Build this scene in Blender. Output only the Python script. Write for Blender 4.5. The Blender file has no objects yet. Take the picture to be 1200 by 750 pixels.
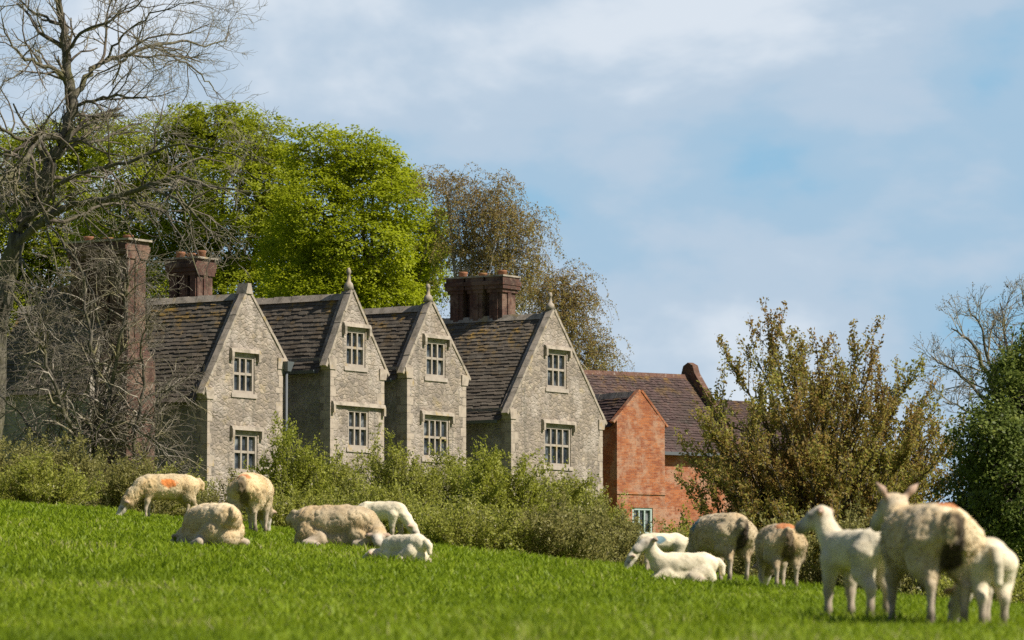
import bpy, math, random
import numpy as np
from mathutils import Vector, Matrix
R = math.radians
S = bpy.context.scene
COL = S.collection
# ------------------------------------------------------------------ camera
F = 4887.0                     # focal length in photo pixels (1200 wide)
PITCH = math.atan(385 / F)
CAMZ = 1.5
cd = bpy.data.cameras.new('camera'); cam = bpy.data.objects.new('camera', cd); COL.objects.link(cam)
cam.location = (0, 0, CAMZ); cam.rotation_euler = (math.pi/2 + PITCH, 0, 0)
cd.sensor_width = 36; cd.lens = 36 * F / 1200
cd.clip_start = 0.5; cd.clip_end = 6000
cd.dof.use_dof = True; cd.dof.focus_distance = 120; cd.dof.aperture_fstop = 5.2
S.camera = cam
# ------------------------------------------------------------------ light
SUN_EL, SUN_AZ = R(45), R(113)       # azimuth clockwise from +Y
sun_dir = Vector((math.sin(SUN_AZ)*math.cos(SUN_EL), math.cos(SUN_AZ)*math.cos(SUN_EL), math.sin(SUN_EL)))
sl = bpy.data.lights.new('sun', 'SUN'); so = bpy.data.objects.new('sun', sl); COL.objects.link(so)
sl.energy = 5.0; sl.angle = R(0.53); sl.color = (1.0, 0.93, 0.82)
so.rotation_euler = sun_dir.to_track_quat('Z', 'Y').to_euler(); so.location = (60, -20, 80)
W = bpy.data.worlds.new('World'); S.world = W; W.use_nodes = True
wn = W.node_tree; wn.nodes.clear()
def wN(t, **k):
    n = wn.nodes.new(t)
    for a, b in k.items(): setattr(n, a, b)
    return n
wl = wn.links.new
sky = wN('ShaderNodeTexSky', sky_type='NISHITA', sun_disc=False, sun_elevation=SUN_EL, sun_rotation=SUN_AZ)
sky.air_density = 1.0; sky.dust_density = 0.6; sky.ozone_density = 2.0
bg1 = wN('ShaderNodeBackground'); bg1.inputs[1].default_value = 0.05; wl(sky.outputs[0], bg1.inputs[0])
tc = wN('ShaderNodeTexCoord')
def wnoise(scale, loc, nscale, detail, rough, dist=0.0):
    mp = wN('ShaderNodeMapping'); mp.inputs['Scale'].default_value = scale; mp.inputs['Location'].default_value = loc
    wl(tc.outputs['Generated'], mp.inputs[0])
    n = wN('ShaderNodeTexNoise'); n.inputs['Scale'].default_value = nscale
    n.inputs['Detail'].default_value = detail; n.inputs['Roughness'].default_value = rough; n.inputs['Distortion'].default_value = dist
    wl(mp.outputs[0], n.inputs['Vector']); return n
def wramp(stops, src):
    r = wN('ShaderNodeValToRGB'); r.color_ramp.interpolation = 'EASE'
    e = r.color_ramp.elements
    while len(e) < len(stops): e.new(0.5)
    for i, (p, c) in enumerate(stops): e[i].position = p; e[i].color = (*c, 1)
    wl(src, r.inputs[0]); return r
n1 = wnoise((1, 1, 1.9), (0.37, 0.10, 0.52), 9.5, 6, 0.50, 0.12)
c1 = wramp([(0.36, (.215,.405,.57)), (0.45, (.30,.435,.565)), (0.53, (.38,.475,.58)), (0.64, (.56,.615,.68))], n1.outputs[0])
bg2 = wN('ShaderNodeBackground'); bg2.inputs[1].default_value = 0.93; wl(c1.outputs[0], bg2.inputs[0])
sx = wN('ShaderNodeSeparateXYZ'); wl(tc.outputs['Generated'], sx.inputs[0])
mr = wN('ShaderNodeMapRange', interpolation_type='SMOOTHSTEP'); mr.inputs['From Min'].default_value = 0.155; mr.inputs['From Max'].default_value = 0.23
mr.inputs['To Min'].default_value = 0.94; mr.inputs['To Max'].default_value = 0.04
wl(sx.outputs['Z'], mr.inputs['Value'])
# clouds kept in front; unseen sky behind cleared to darken the shaded walls
my = wN('ShaderNodeMapRange', interpolation_type='SMOOTHSTEP'); my.inputs['From Min'].default_value = -0.1; my.inputs['From Max'].default_value = 0.75
wl(sx.outputs['Y'], my.inputs['Value']); mm = wN('ShaderNodeMath', operation='MULTIPLY'); wl(mr.outputs[0], mm.inputs[0]); wl(my.outputs[0], mm.inputs[1])
mx = wN('ShaderNodeMixShader'); wl(mm.outputs[0], mx.inputs[0]); wl(bg1.outputs[0], mx.inputs[1]); wl(bg2.outputs[0], mx.inputs[2])
wo = wN('ShaderNodeOutputWorld'); wl(mx.outputs[0], wo.inputs[0])
S.view_settings.view_transform = 'Standard'; S.view_settings.look = 'None'
S.view_settings.exposure = 0.5; S.view_settings.gamma = 1.0
try: S.view_settings.use_curve_mapping = False
except Exception: pass
try:
    S.cycles.max_bounces = 6; S.cycles.transparent_max_bounces = 4; S.cycles.diffuse_bounces = 3
    S.cycles.use_denoising = False
except Exception: pass

# ------------------------------------------------------------------ pixel <-> world
_fw = np.array((0, math.cos(PITCH), math.sin(PITCH))); _up = np.array((0, -math.sin(PITCH), math.cos(PITCH)))
def ray(px, py):
    return np.array((1., 0, 0))*(px-600)/F + _up*(375-py)/F + _fw
def at(px, py, Y):
    d = ray(px, py); return np.array((0, 0, CAMZ)) + d*(Y/d[1])

# ------------------------------------------------------------------ noise
def _hash(i, j, k, seed):
    h = (i.astype(np.int64)*374761393 + j.astype(np.int64)*668265263 + k.astype(np.int64)*2147483647 + seed*974634777) & 0xffffffff
    h = ((h ^ (h >> 13))*1274126177) & 0xffffffff
    return ((h ^ (h >> 16)) & 0xffffff)/float(0xffffff)
def vnoise(p, seed=0):
    p = np.asarray(p, float); f0 = np.floor(p); t = p-f0; t = t*t*(3-2*t); i = f0.astype(np.int64)
    o = 0
    for dx in (0, 1):
        for dy in (0, 1):
            for dz in (0, 1):
                w = (t[:, 0] if dx else 1-t[:, 0])*(t[:, 1] if dy else 1-t[:, 1])*(t[:, 2] if dz else 1-t[:, 2])
                o = o + w*_hash(i[:, 0]+dx, i[:, 1]+dy, i[:, 2]+dz, seed)
    return o
def fbm(p, seed=0, oct=3):
    o = 0; a = .5
    for k in range(oct): o = o+a*vnoise(np.asarray(p)*2**k, seed+k*17); a *= .5
    return o

# ------------------------------------------------------------------ object helpers
def link(name, me, parent=None):
    o = bpy.data.objects.new(name, me); COL.objects.link(o)
    if parent is not None: o.parent = parent
    return o
def tag(o, label=None, cat=None, group=None, kind=None):
    for k, v in (('label', label), ('category', cat), ('group', group), ('kind', kind)):
        if v: o[k] = v
    return o
def empty(name, loc=(0, 0, 0), rz=0.0):
    o = bpy.data.objects.new(name, None); COL.objects.link(o); o.location = loc; o.rotation_euler = (0, 0, rz)
    o.empty_display_size = .3
    return o
def npmesh(name, V, Fc, mat=None, smooth=False, fattr=None, vcol=None):
    """V (n,3); Fc (m,k) equal sized faces; fattr dict name->(m,) face floats; vcol dict name->(n,3)"""
    V = np.ascontiguousarray(V, np.float32); Fc = np.ascontiguousarray(Fc, np.int32)
    me = bpy.data.meshes.new(name); m, k = Fc.shape
    me.vertices.add(len(V)); me.vertices.foreach_set('co', V.ravel())
    me.loops.add(m*k); me.loops.foreach_set('vertex_index', Fc.ravel())
    me.polygons.add(m); me.polygons.foreach_set('loop_start', np.arange(0, m*k, k, dtype=np.int32))
    me.polygons.foreach_set('loop_total', np.full(m, k, np.int32))
    if smooth: me.polygons.foreach_set('use_smooth', np.ones(m, bool))
    me.update(calc_edges=True)
    for n, a in (fattr or {}).items():
        at_ = me.attributes.new(n, 'FLOAT', 'FACE'); at_.data.foreach_set('value', np.asarray(a, np.float32))
    for n, a in (vcol or {}).items():
        at_ = me.attributes.new(n, 'FLOAT_COLOR', 'POINT')
        at_.data.foreach_set('color', np.concatenate([a, np.ones((len(a), 1))], 1).astype(np.float32).ravel())
    if mat is not None:
        for q in (mat if isinstance(mat, (list, tuple)) else [mat]): me.materials.append(q)
    return me
class MB:
    """collects polygons (python lists)"""
    def __init__(s): s.v = []; s.f = []; s.mi = []; s.sm = []
    def poly(s, pts, mi=0, sm=False):
        n = len(s.v); s.v += [tuple(map(float, p)) for p in pts]; s.f.append(tuple(range(n, n+len(pts)))); s.mi.append(mi); s.sm.append(sm)
    def hexa(s, c, mi=0):
        """c: 8 corners, bottom 4 ccw then top 4"""
        n = len(s.v); s.v += [tuple(map(float, p)) for p in c]
        for q in ((3, 2, 1, 0), (4, 5, 6, 7), (0, 1, 5, 4), (1, 2, 6, 5), (2, 3, 7, 6), (3, 0, 4, 7)):
            s.f.append(tuple(n+i for i in q)); s.mi.append(mi); s.sm.append(False)
    def box(s, x0, x1, y0, y1, z0, z1, mi=0):
        s.hexa([(x0, y0, z0), (x1, y0, z0), (x1, y1, z0), (x0, y1, z0), (x0, y0, z1), (x1, y0, z1), (x1, y1, z1), (x0, y1, z1)], mi)
    def lathe(s, prof, cx, cy, n=10, mi=0, sm=True):
        b = len(s.v)
        for r, z in prof:
            for i in range(n):
                a = 2*math.pi*i/n; s.v.append((cx+r*math.cos(a), cy+r*math.sin(a), z))
        for j in range(len(prof)-1):
            for i in range(n):
                k = (i+1) % n
                s.f.append((b+j*n+i, b+j*n+k, b+(j+1)*n+k, b+(j+1)*n+i)); s.mi.append(mi); s.sm.append(sm)
        s.f.append(tuple(b+i for i in reversed(range(n)))); s.mi.append(mi); s.sm.append(False)
        s.f.append(tuple(b+(len(prof)-1)*n+i for i in range(n))); s.mi.append(mi); s.sm.append(False)
    def build(s, name, mats, parent=None, fattr=None):
        me = bpy.data.meshes.new(name); me.from_pydata(s.v, [], s.f)
        me.polygons.foreach_set('material_index', np.array(s.mi, np.int32))
        me.polygons.foreach_set('use_smooth', np.array(s.sm, bool))
        for n, a in (fattr or {}).items():
            at_ = me.attributes.new(n, 'FLOAT', 'FACE'); at_.data.foreach_set('value', np.asarray(a, np.float32))
        for q in (mats if isinstance(mats, (list, tuple)) else [mats]): me.materials.append(q)
        me.update()
        return link(name, me, parent)

# ------------------------------------------------------------------ materials
class NT:
    def __init__(s, name):
        s.m = bpy.data.materials.new(name); s.m.use_nodes = True; s.t = s.m.node_tree; s.t.nodes.clear()
        s.out = s.n('ShaderNodeOutputMaterial')
    def n(s, t, **k):
        x = s.t.nodes.new(t)
        for a, b in k.items(): setattr(x, a, b)
        return x
    def l(s, a, b): s.t.links.new(a, b)
    def put(s, inp, v):
        if hasattr(v, 'is_linked') or hasattr(v, 'links'): s.l(v, inp)
        else: inp.default_value = (*v, 1) if isinstance(v, tuple) and len(v) == 3 and inp.type == 'RGBA' else v
    def coord(s, scale=(1, 1, 1), which='Object'):
        c = s.n('ShaderNodeTexCoord'); m = s.n('ShaderNodeMapping'); m.inputs['Scale'].default_value = scale
        s.l(c.outputs[which], m.inputs[0]); return m.outputs[0]
    def noise(s, vec, scale, detail=3, rough=.55, dist=0):
        x = s.n('ShaderNodeTexNoise'); s.l(vec, x.inputs['Vector'])
        x.inputs['Scale'].default_value = scale; x.inputs['Detail'].default_value = detail
        x.inputs['Roughness'].default_value = rough; x.inputs['Distortion'].default_value = dist
        return x.outputs[0]
    def ramp(s, fac, stops, interp='LINEAR'):
        r = s.n('ShaderNodeValToRGB'); r.color_ramp.interpolation = interp; e = r.color_ramp.elements
        while len(e) < len(stops): e.new(.5)
        for i, (p, c) in enumerate(stops):
            e[i].position = p; e[i].color = (*c, 1) if isinstance(c, tuple) else (c, c, c, 1)
        s.l(fac, r.inputs[0]); return r.outputs[0]
    def mix(s, fac, a, b, mode='MIX'):
        x = s.n('ShaderNodeMix', data_type='RGBA', blend_type=mode)
        s.put(x.inputs[0], fac); s.put(x.inputs[6], a); s.put(x.inputs[7], b); return x.outputs[2]
    def math(s, op, a, b=0.0):
        x = s.n('ShaderNodeMath', operation=op); s.put(x.inputs[0], a); s.put(x.inputs[1], b); return x.outputs[0]
    def attr(s, name, out='Fac'):
        x = s.n('ShaderNodeAttribute', attribute_name=name); return x.outputs[out]
    def bump(s, h, strength=.5, dist=.02):
        b = s.n('ShaderNodeBump'); b.inputs['Strength'].default_value = strength; b.inputs['Distance'].default_value = dist
        s.l(h, b.inputs['Height']); return b.outputs[0]
    def principled(s, col, rough=.85, normal=None, spec=.3, **k):
        p = s.n('ShaderNodeBsdfPrincipled'); s.put(p.inputs['Base Color'], col); s.put(p.inputs['Roughness'], rough)
        p.inputs['Specular IOR Level'].default_value = spec
        if normal is not None: s.l(normal, p.inputs['Normal'])
        for a, b in k.items(): s.put(p.inputs[a.replace('_', ' ')], b)
        s.l(p.outputs[0], s.out.inputs[0]); return s.m

def m_stone(name, cells, mortar, scale=(4.2, 4.2, 6.0), bump=.9):
    t = NT(name); v = t.coord()
    warp = t.n('ShaderNodeTexNoise'); t.l(v, warp.inputs['Vector']); warp.inputs['Scale'].default_value = 3.0
    add = t.n('ShaderNodeVectorMath', operation='MULTIPLY_ADD'); t.l(warp.outputs['Color'], add.inputs[0])
    add.inputs[1].default_value = (.16, .16, .16); t.l(v, add.inputs[2])
    mp = t.n('ShaderNodeMapping'); mp.inputs['Scale'].default_value = scale; t.l(add.outputs[0], mp.inputs[0])
    vo = t.n('ShaderNodeTexVoronoi'); t.l(mp.outputs[0], vo.inputs['Vector']); vo.inputs['Scale'].default_value = 1
    ve = t.n('ShaderNodeTexVoronoi', feature='DISTANCE_TO_EDGE'); t.l(mp.outputs[0], ve.inputs['Vector']); ve.inputs['Scale'].default_value = 1
    sp = t.n('ShaderNodeSeparateColor'); t.l(vo.outputs['Color'], sp.inputs[0])
    n = len(cells); col = t.ramp(sp.outputs[0], [(i/(n-1), c) for i, c in enumerate(cells)])
    fine = t.noise(v, 22, 4, .7); col = t.mix(t.ramp(fine, [(.35, .0), (.7, .4)]), col, (.17, .155, .125))
    edge = t.math('MULTIPLY', t.ramp(ve.outputs['Distance'], [(.0, 1.0), (.14, .0)]), .7)
    col = t.mix(edge, col, mortar)
    big = t.noise(v, .8, 5, .7); col = t.mix(t.ramp(big, [(.43, 0.0), (.58, .50)]), col, (.205, .175, .152))
    pal = t.n('ShaderNodeMapping'); pal.inputs['Location'].default_value = (13, 7, 3); t.l(v, pal.inputs[0])
    col = t.mix(t.ramp(t.noise(pal.outputs[0], 1.1, 5, .7), [(.50, 0.0), (.60, .5)]), col, (.46, .40, .345))
    sv = t.n('ShaderNodeMapping'); sv.inputs['Scale'].default_value = (2.6, 2.6, .28); t.l(v, sv.inputs[0])
    col = t.mix(t.ramp(t.noise(sv.outputs[0], 1.0, 4, .65), [(.54, 0.0), (.66, .5)]), col, (.13, .12, .10))
    col = t.mix(t.ramp(t.noise(v, 34, 2, .5), [(.62, 0.0), (.70, .8)]), col, (.10, .09, .07))
    lich = t.noise(v, 2.6, 4, .65); col = t.mix(t.ramp(lich, [(.60, 0.0), (.70, .5)]), col, (.44, .40, .32))
    och = t.noise(v, 1.3, 3, .6); col = t.mix(t.ramp(och, [(.60, 0.0), (.72, .5)]), col, (.40, .31, .16))
    h = t.math('ADD', t.ramp(ve.outputs['Distance'], [(0, 0.0), (.22, .45)]), t.math('MULTIPLY', fine, .7))
    return t.principled(col, .95, t.bump(h, bump, .05), .1)
M = {}
M['rubble'] = m_stone('rubble_stone', [(.165, .137, .110), (.38, .307, .238), (.27, .222, .176), (.47, .388, .30), (.315, .255, .20), (.195, .165, .137), (.43, .356, .283)], (.25, .207, .166), (4.4, 4.4, 6.6), .9)
M['rubble_side'] = m_stone('grey_rubble', [(.26, .24, .19), (.32, .29, .235), (.20, .185, .15), (.30, .27, .21)], (.33, .31, .26))  # greyer cells and paler mortar for side, rear and wing walls
def m_dressed(name, base, dark, amount=.5):
    t = NT(name); v = t.coord()
    col = t.mix(t.ramp(t.noise(v, 3.2, 4, .65), [(.42, 0.0), (.66, amount)]), base, dark)
    col = t.mix(t.ramp(t.noise(v, 9, 4, .7), [(.58, 0.0), (.7, .7)]), col, (.42, .40, .34))
    col = t.mix(t.ramp(t.noise(v, 2.0, 2, .5), [(.60, 0.0), (.70, .5)]), col, (.36, .25, .08))
    return t.principled(col, .92, t.bump(t.noise(v, 30, 4, .7), .5, .012), .12)
M['dressed'] = m_dressed('dressed_limestone', (.40, .335, .27), (.25, .21, .17), .85)
M['coping'] = m_dressed('mossy_coping_stone', (.36, .305, .245), (.135, .118, .09), .75)
M['frame'] = m_dressed('pale_mullion_stone', (.35, .30, .25), (.22, .19, .155))
def m_tiles(name, cols, lichen, ridge):
    t = NT(name); v = t.coord(); n = len(cols)
    col = t.ramp(t.attr('rnd'), [(i/(n-1), c) for i, c in enumerate(cols)])
    col = t.mix(t.ramp(t.noise(v, 1.1, 4, .6), [(.45, 0.0), (.7, .5)]), col, (.045, .042, .035))
    col = t.mix(t.ramp(t.noise(v, 7, 4, .7), [(.58, 0.0), (.70, .55)]), col, (.20, .19, .15))
    up = t.math('POWER', t.attr('up'), 3.5)
    msk = t.math('MULTIPLY', t.ramp(t.noise(v, 1.6, 5, .72), [(.51, 0.0), (.62, 1.0)]), up)
    col = t.mix(t.math('MULTIPLY', msk, lichen), col, (.42, .24, .025))
    return t.principled(col, .95, t.bump(t.noise(v, 25, 4, .7), .6, .015), .1)
M['stone_tiles'] = m_tiles('stone_roof_tiles', [(.085, .069, .054), (.115, .095, .074), (.14, .116, .091), (.098, .082, .065), (.155, .132, .104)], .9, 1)
M['clay_tiles'] = m_tiles('old_clay_tiles', [(.068, .045, .042), (.086, .057, .053), (.10, .066, .06), (.074, .052, .05)], .35, 1)
def m_brick(name, c1, c2, mortar, dirt, scale=4.3, pale=.4, dirtamt=.7):
    t = NT(name); c = t.n('ShaderNodeTexCoord'); s = t.n('ShaderNodeSeparateXYZ'); t.l(c.outputs['Object'], s.inputs[0])
    cb = t.n('ShaderNodeCombineXYZ'); t.l(t.math('ADD', s.outputs[0], s.outputs[1]), cb.inputs[0]); t.l(s.outputs[2], cb.inputs[1])
    b = t.n('ShaderNodeTexBrick'); t.l(cb.outputs[0], b.inputs['Vector'])
    b.inputs['Color1'].default_value = (*c1, 1); b.inputs['Color2'].default_value = (*c2, 1); b.inputs['Mortar'].default_value = (*mortar, 1)
    b.inputs['Scale'].default_value = scale; b.inputs['Mortar Size'].default_value = .022; b.inputs['Brick Width'].default_value = .95; b.inputs['Row Height'].default_value = .30
    v = c.outputs['Object']; col = b.outputs['Color']
    col = t.mix(t.ramp(t.noise(v, 1.2, 4, .62), [(.42, 0.0), (.72, dirtamt)]), col, dirt)
    col = t.mix(t.ramp(t.noise(v, 1.0, 6, .78), [(.47, 0.0), (.58, pale)]), col, (.46, .33, .235))
    col = t.mix(t.ramp(t.noise(v, 5.0, 4, .7), [(.56, 0.0), (.68, .6)]), col, (.16, .065, .04))
    return t.principled(col, .92, t.bump(t.math('ADD', t.math('MULTIPLY', b.outputs['Fac'], -1.0), t.noise(v, 20, 3, .7)), .5, .02), .12)
M['brick_chimney'] = m_brick('dark_chimney_brick', (.085, .042, .034), (.115, .058, .044), (.10, .08, .065), (.04, .032, .027), pale=.25)
M['brick_wall'] = m_brick('orange_red_brick', (.44, .155, .06), (.25, .07, .032), (.34, .23, .16), (.24, .09, .05), pale=.5, dirtamt=.5)
M['terracotta'] = m_dressed('terracotta_pot', (.26, .12, .065), (.15, .08, .05))
M['clay_ridge'] = m_dressed('weathered_ridge_tile', (.14, .075, .055), (.085, .058, .046))
t = NT('leaded_glass'); _o = t.n('ShaderNodeObjectInfo'); _c = t.coord(); _v = t.n('ShaderNodeVectorMath', operation='ADD'); t.l(_c, _v.inputs[0]); t.l(t.math('MULTIPLY', _o.outputs['Random'], 50.0), _v.inputs[1]); v = _v.outputs[0]
M['glass'] = t.principled(t.ramp(t.noise(v, 2.3, 3), [(.38, (.010, .013, .018)), (.55, (.05, .06, .07)), (.68, (.20, .21, .21))]), .12, t.bump(t.noise(v, 6, 2), .35, .03), .6)
t = NT('lead_grey'); M['lead'] = t.principled((.10, .11, .12), .55, None, .4)
t = NT('painted_window_wood'); M['greenframe'] = t.principled((.38, .46, .42), .6, None, .3)
def m_bark(name, a, b, moss=None, mamt=.6):
    t = NT(name); v = t.coord((1, 1, .35))
    col = t.mix(t.ramp(t.noise(v, 9, 4, .7), [(.35, 0.0), (.65, 1.0)]), a, b)
    if moss: col = t.mix(t.ramp(t.noise(t.coord(), 1.3, 4, .65), [(.46, 0.0), (.62, mamt)]), col, moss)
    return t.principled(col, .95, t.bump(t.noise(v, 24, 4, .7), .7, .02), .1)
M['bark_grey'] = m_bark('grey_ash_bark', (.06, .052, .04), (.17, .152, .12), (.13, .125, .045))
M['twig_grey'] = m_bark('pale_twig_bark', (.15, .13, .10), (.33, .295, .24), (.20, .175, .06), .6)
M['twig_dark'] = m_bark('brown_twig_bark', (.09, .072, .055), (.20, .17, .14), (.12, .115, .045), .4)
M['twig_hedge'] = m_bark('olive_twig_bark', (.14, .13, .06), (.26, .24, .13))
M['bark_brown'] = m_bark('brown_bark', (.055, .045, .035), (.13, .11, .085))
M['bark_birch'] = m_bark('birch_bark', (.30, .28, .25), (.52, .50, .46))
def m_leaf(name, stops, trans=.45, rough=.5, spec=.25):
    t = NT(name); col = t.ramp(t.attr('rnd'), stops)
    p = t.n('ShaderNodeBsdfPrincipled'); t.l(col, p.inputs['Base Color']); p.inputs['Roughness'].default_value = rough
    p.inputs['Specular IOR Level'].default_value = spec
    tr = t.n('ShaderNodeBsdfTranslucent'); t.l(col, tr.inputs[0])
    mx_ = t.n('ShaderNodeMixShader'); mx_.inputs[0].default_value = trans
    t.l(p.outputs[0], mx_.inputs[1]); t.l(tr.outputs[0], mx_.inputs[2]); t.l(mx_.outputs[0], t.out.inputs[0]); return t.m
M['leaf_lime'] = m_leaf('fresh_green_leaf', [(0, (.24, .28, .010)), (.5, (.35, .40, .014)), (1, (.47, .50, .028))], .55)
M['leaf_mid'] = m_leaf('olive_green_leaf', [(0, (.23, .26, .014)), (.5, (.33, .37, .020)), (1, (.43, .46, .04))], .58)
M['leaf_birch'] = m_leaf('bronze_birch_leaf', [(0, (.30, .19, .075)), (.4, (.36, .255, .08)), (.7, (.32, .28, .065)), (1, (.40, .37, .085))], .5)
M['leaf_cherry'] = m_leaf('bronze_cherry_leaf', [(0, (.32, .185, .06)), (.35, (.36, .26, .07)), (.65, (.34, .32, .065)), (1, (.40, .40, .085))], .58)
M['leaf_yew'] = m_leaf('dark_evergreen_leaf', [(0, (.075, .105, .018)), (.6, (.14, .18, .032)), (1, (.28, .31, .06))], .45)
M['leaf_hedge'] = m_leaf('sallow_leaf', [(0, (.24, .25, .035)), (.45, (.33, .34, .055)), (.8, (.42, .42, .09)), (.93, (.44, .41, .18)), (1, (.54, .49, .32))], .5)
M['leaf_hedge_bright'] = m_leaf('fresh_hedge_leaf', [(0, (.22, .24, .025)), (.5, (.31, .33, .04)), (1, (.41, .42, .07))], .5)
M['leaf_hedge_dry'] = m_leaf('dull_bramble_leaf', [(0, (.20, .18, .05)), (.5, (.27, .25, .07)), (1, (.36, .335, .12))], .45)
M['bud'] = m_leaf('grey_bud', [(0, (.13, .11, .09)), (1, (.24, .21, .17))], .2)
t = NT('grass_blade'); g = t.attr('rnd')
_gc = t.ramp(g, [(0, (.15, .215, .009)), (.45, (.23, .315, .012)), (.8, (.29, .365, .018)), (.94, (.36, .40, .05)), (1, (.40, .38, .15))])
p = t.n('ShaderNodeBsdfPrincipled'); t.l(_gc, p.inputs['Base Color']); p.inputs['Roughness'].default_value = .5; p.inputs['Specular IOR Level'].default_value = .2
tr = t.n('ShaderNodeBsdfTranslucent'); t.l(_gc, tr.inputs[0]); q = t.n('ShaderNodeMixShader'); q.inputs[0].default_value = .42
t.l(p.outputs[0], q.inputs[1]); t.l(tr.outputs[0], q.inputs[2]); t.l(q.outputs[0], t.out.inputs[0]); M['grass'] = t.m
t = NT('pasture_ground'); v = t.coord()
_c = t.ramp(t.noise(v, .35, 4, .6), [(.3, (.11, .16, .012)), (.5, (.14, .20, .016)), (.7, (.17, .23, .022))])
_c = t.mix(t.ramp(t.noise(v, 14, 4, .7), [(.4, 0.0), (.75, .6)]), _c, (.035, .055, .012))
M['ground'] = t.principled(_c, .95, t.bump(t.noise(v, 18, 4, .75), .8, .06), .1)
t = NT('fleece_and_skin'); v = t.coord(); _a = t.attr('tint', 'Color')
_c = t.mix(t.ramp(t.noise(v, 26, 4, .7), [(.35, .0), (.7, .45)]), _a, t.mix(1.0, _a, (.66, .58, .46), 'MULTIPLY'))
M['sheep'] = t.principled(_c, .95, t.bump(t.noise(v, 55, 4, .75), .4, .012), .05, Sheen_Weight=.1, Sheen_Roughness=.6)
t = NT('fleece_strands'); _a = t.attr('tint', 'Color'); _d = t.n('ShaderNodeBsdfDiffuse'); t.l(_a, _d.inputs[0]); _t = t.n('ShaderNodeBsdfTranslucent'); t.l(_a, _t.inputs[0])
_m = t.n('ShaderNodeMixShader'); _m.inputs[0].default_value = .45; t.l(_d.outputs[0], _m.inputs[1]); t.l(_t.outputs[0], _m.inputs[2]); t.l(_m.outputs[0], t.out.inputs[0]); M['strand'] = t.m

# ------------------------------------------------------------------ terrain
_cx = np.array([-400, 0, 150, 250, 400, 520, 700, 900, 1000, 1200, 1600]); _cy = np.array([4, 4, 4, 5, 5, 6, 7, 8, 9, 11, 11])+np.array([566, 588, 600, 610, 627, 640, 658, 680, 690, 707, 722])
_dx = np.array([-400, 0, 250, 400, 600, 800, 1050, 1200, 1600]); _dy = np.array([88, 84, 78, 72, 65, 58, 46, 42, 38])
def terrain(x, y):
    """height field: pasture rising to a crest, a dip behind, then the house platform"""
    x = np.asarray(x, float); y = np.asarray(y, float)
    yy = np.maximum(y, 1.0); px = 600 + F*np.clip(x/np.maximum(yy, 18), -.25, .25)
    ec = (760-np.interp(px, _cx, _cy))/F; dc = np.interp(px, _dx, _dy)
    y0 = 20.0; t = np.clip((yy-y0)/(dc-y0), 0, 1); e = .0005+(ec-.0005)*(1-(1-t)**1.6)
    zin = e*yy
    near = np.clip((y0-y)/20, 0, None); zin = np.where(y < y0, .0005*y0-1.5*np.clip(near, 0, 1)**1.3, zin)
    u = np.maximum(yy-dc, 0); w = np.clip(u/np.maximum(130-dc, 1), 0, 1); w = w*w*(3-2*w)
    zo = (1-w)*(ec*dc+ec*u-1.1*(1-np.exp(-(u/12)**2)))+w*(4.0-2.6*np.clip((px-640)/160, 0, 1))
    z = np.where(yy > dc, zo, zin)
    p = np.stack([x*.35, y*.35, x*0], -1).reshape(-1, 3)
    b = (fbm(p, 5, 2).reshape(x.shape)-.37)*.10*np.clip(y/20, 0, 1)
    return z+CAMZ+b
def ground_hit(px, py):
    d = ray(px, py); d = d/d[1]; ys = np.arange(19, np.interp(px, _dx, _dy)-3, .05)
    zz = CAMZ+d[2]*ys; tt = terrain(d[0]*ys, ys); k = np.argmax(tt >= zz)
    if not (tt >= zz).any(): k = int(np.argmax((tt-zz)/ys))
    return np.array((d[0]*ys[k], ys[k], tt[k]))
gx = np.concatenate([-np.geomspace(1500, 24, 40), np.arange(-23, 23.1, .5), np.geomspace(24, 1500, 40)])
gy = np.concatenate([np.arange(-40, 14, 4), np.arange(14, 100, .5), np.arange(100, 240, 4), np.geomspace(240, 4000, 30)])
X, Y = np.meshgrid(gx, gy); Z = terrain(X, Y); nx, ny = len(gx), len(gy)
idx = np.arange(nx*ny).reshape(ny, nx)
Fq = np.stack([idx[:-1, :-1], idx[:-1, 1:], idx[1:, 1:], idx[1:, :-1]], -1).reshape(-1, 4)
tag(link('ground', npmesh('ground', np.stack([X, Y, Z], -1).reshape(-1, 3), Fq, M['ground'], True)), kind='structure')

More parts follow.
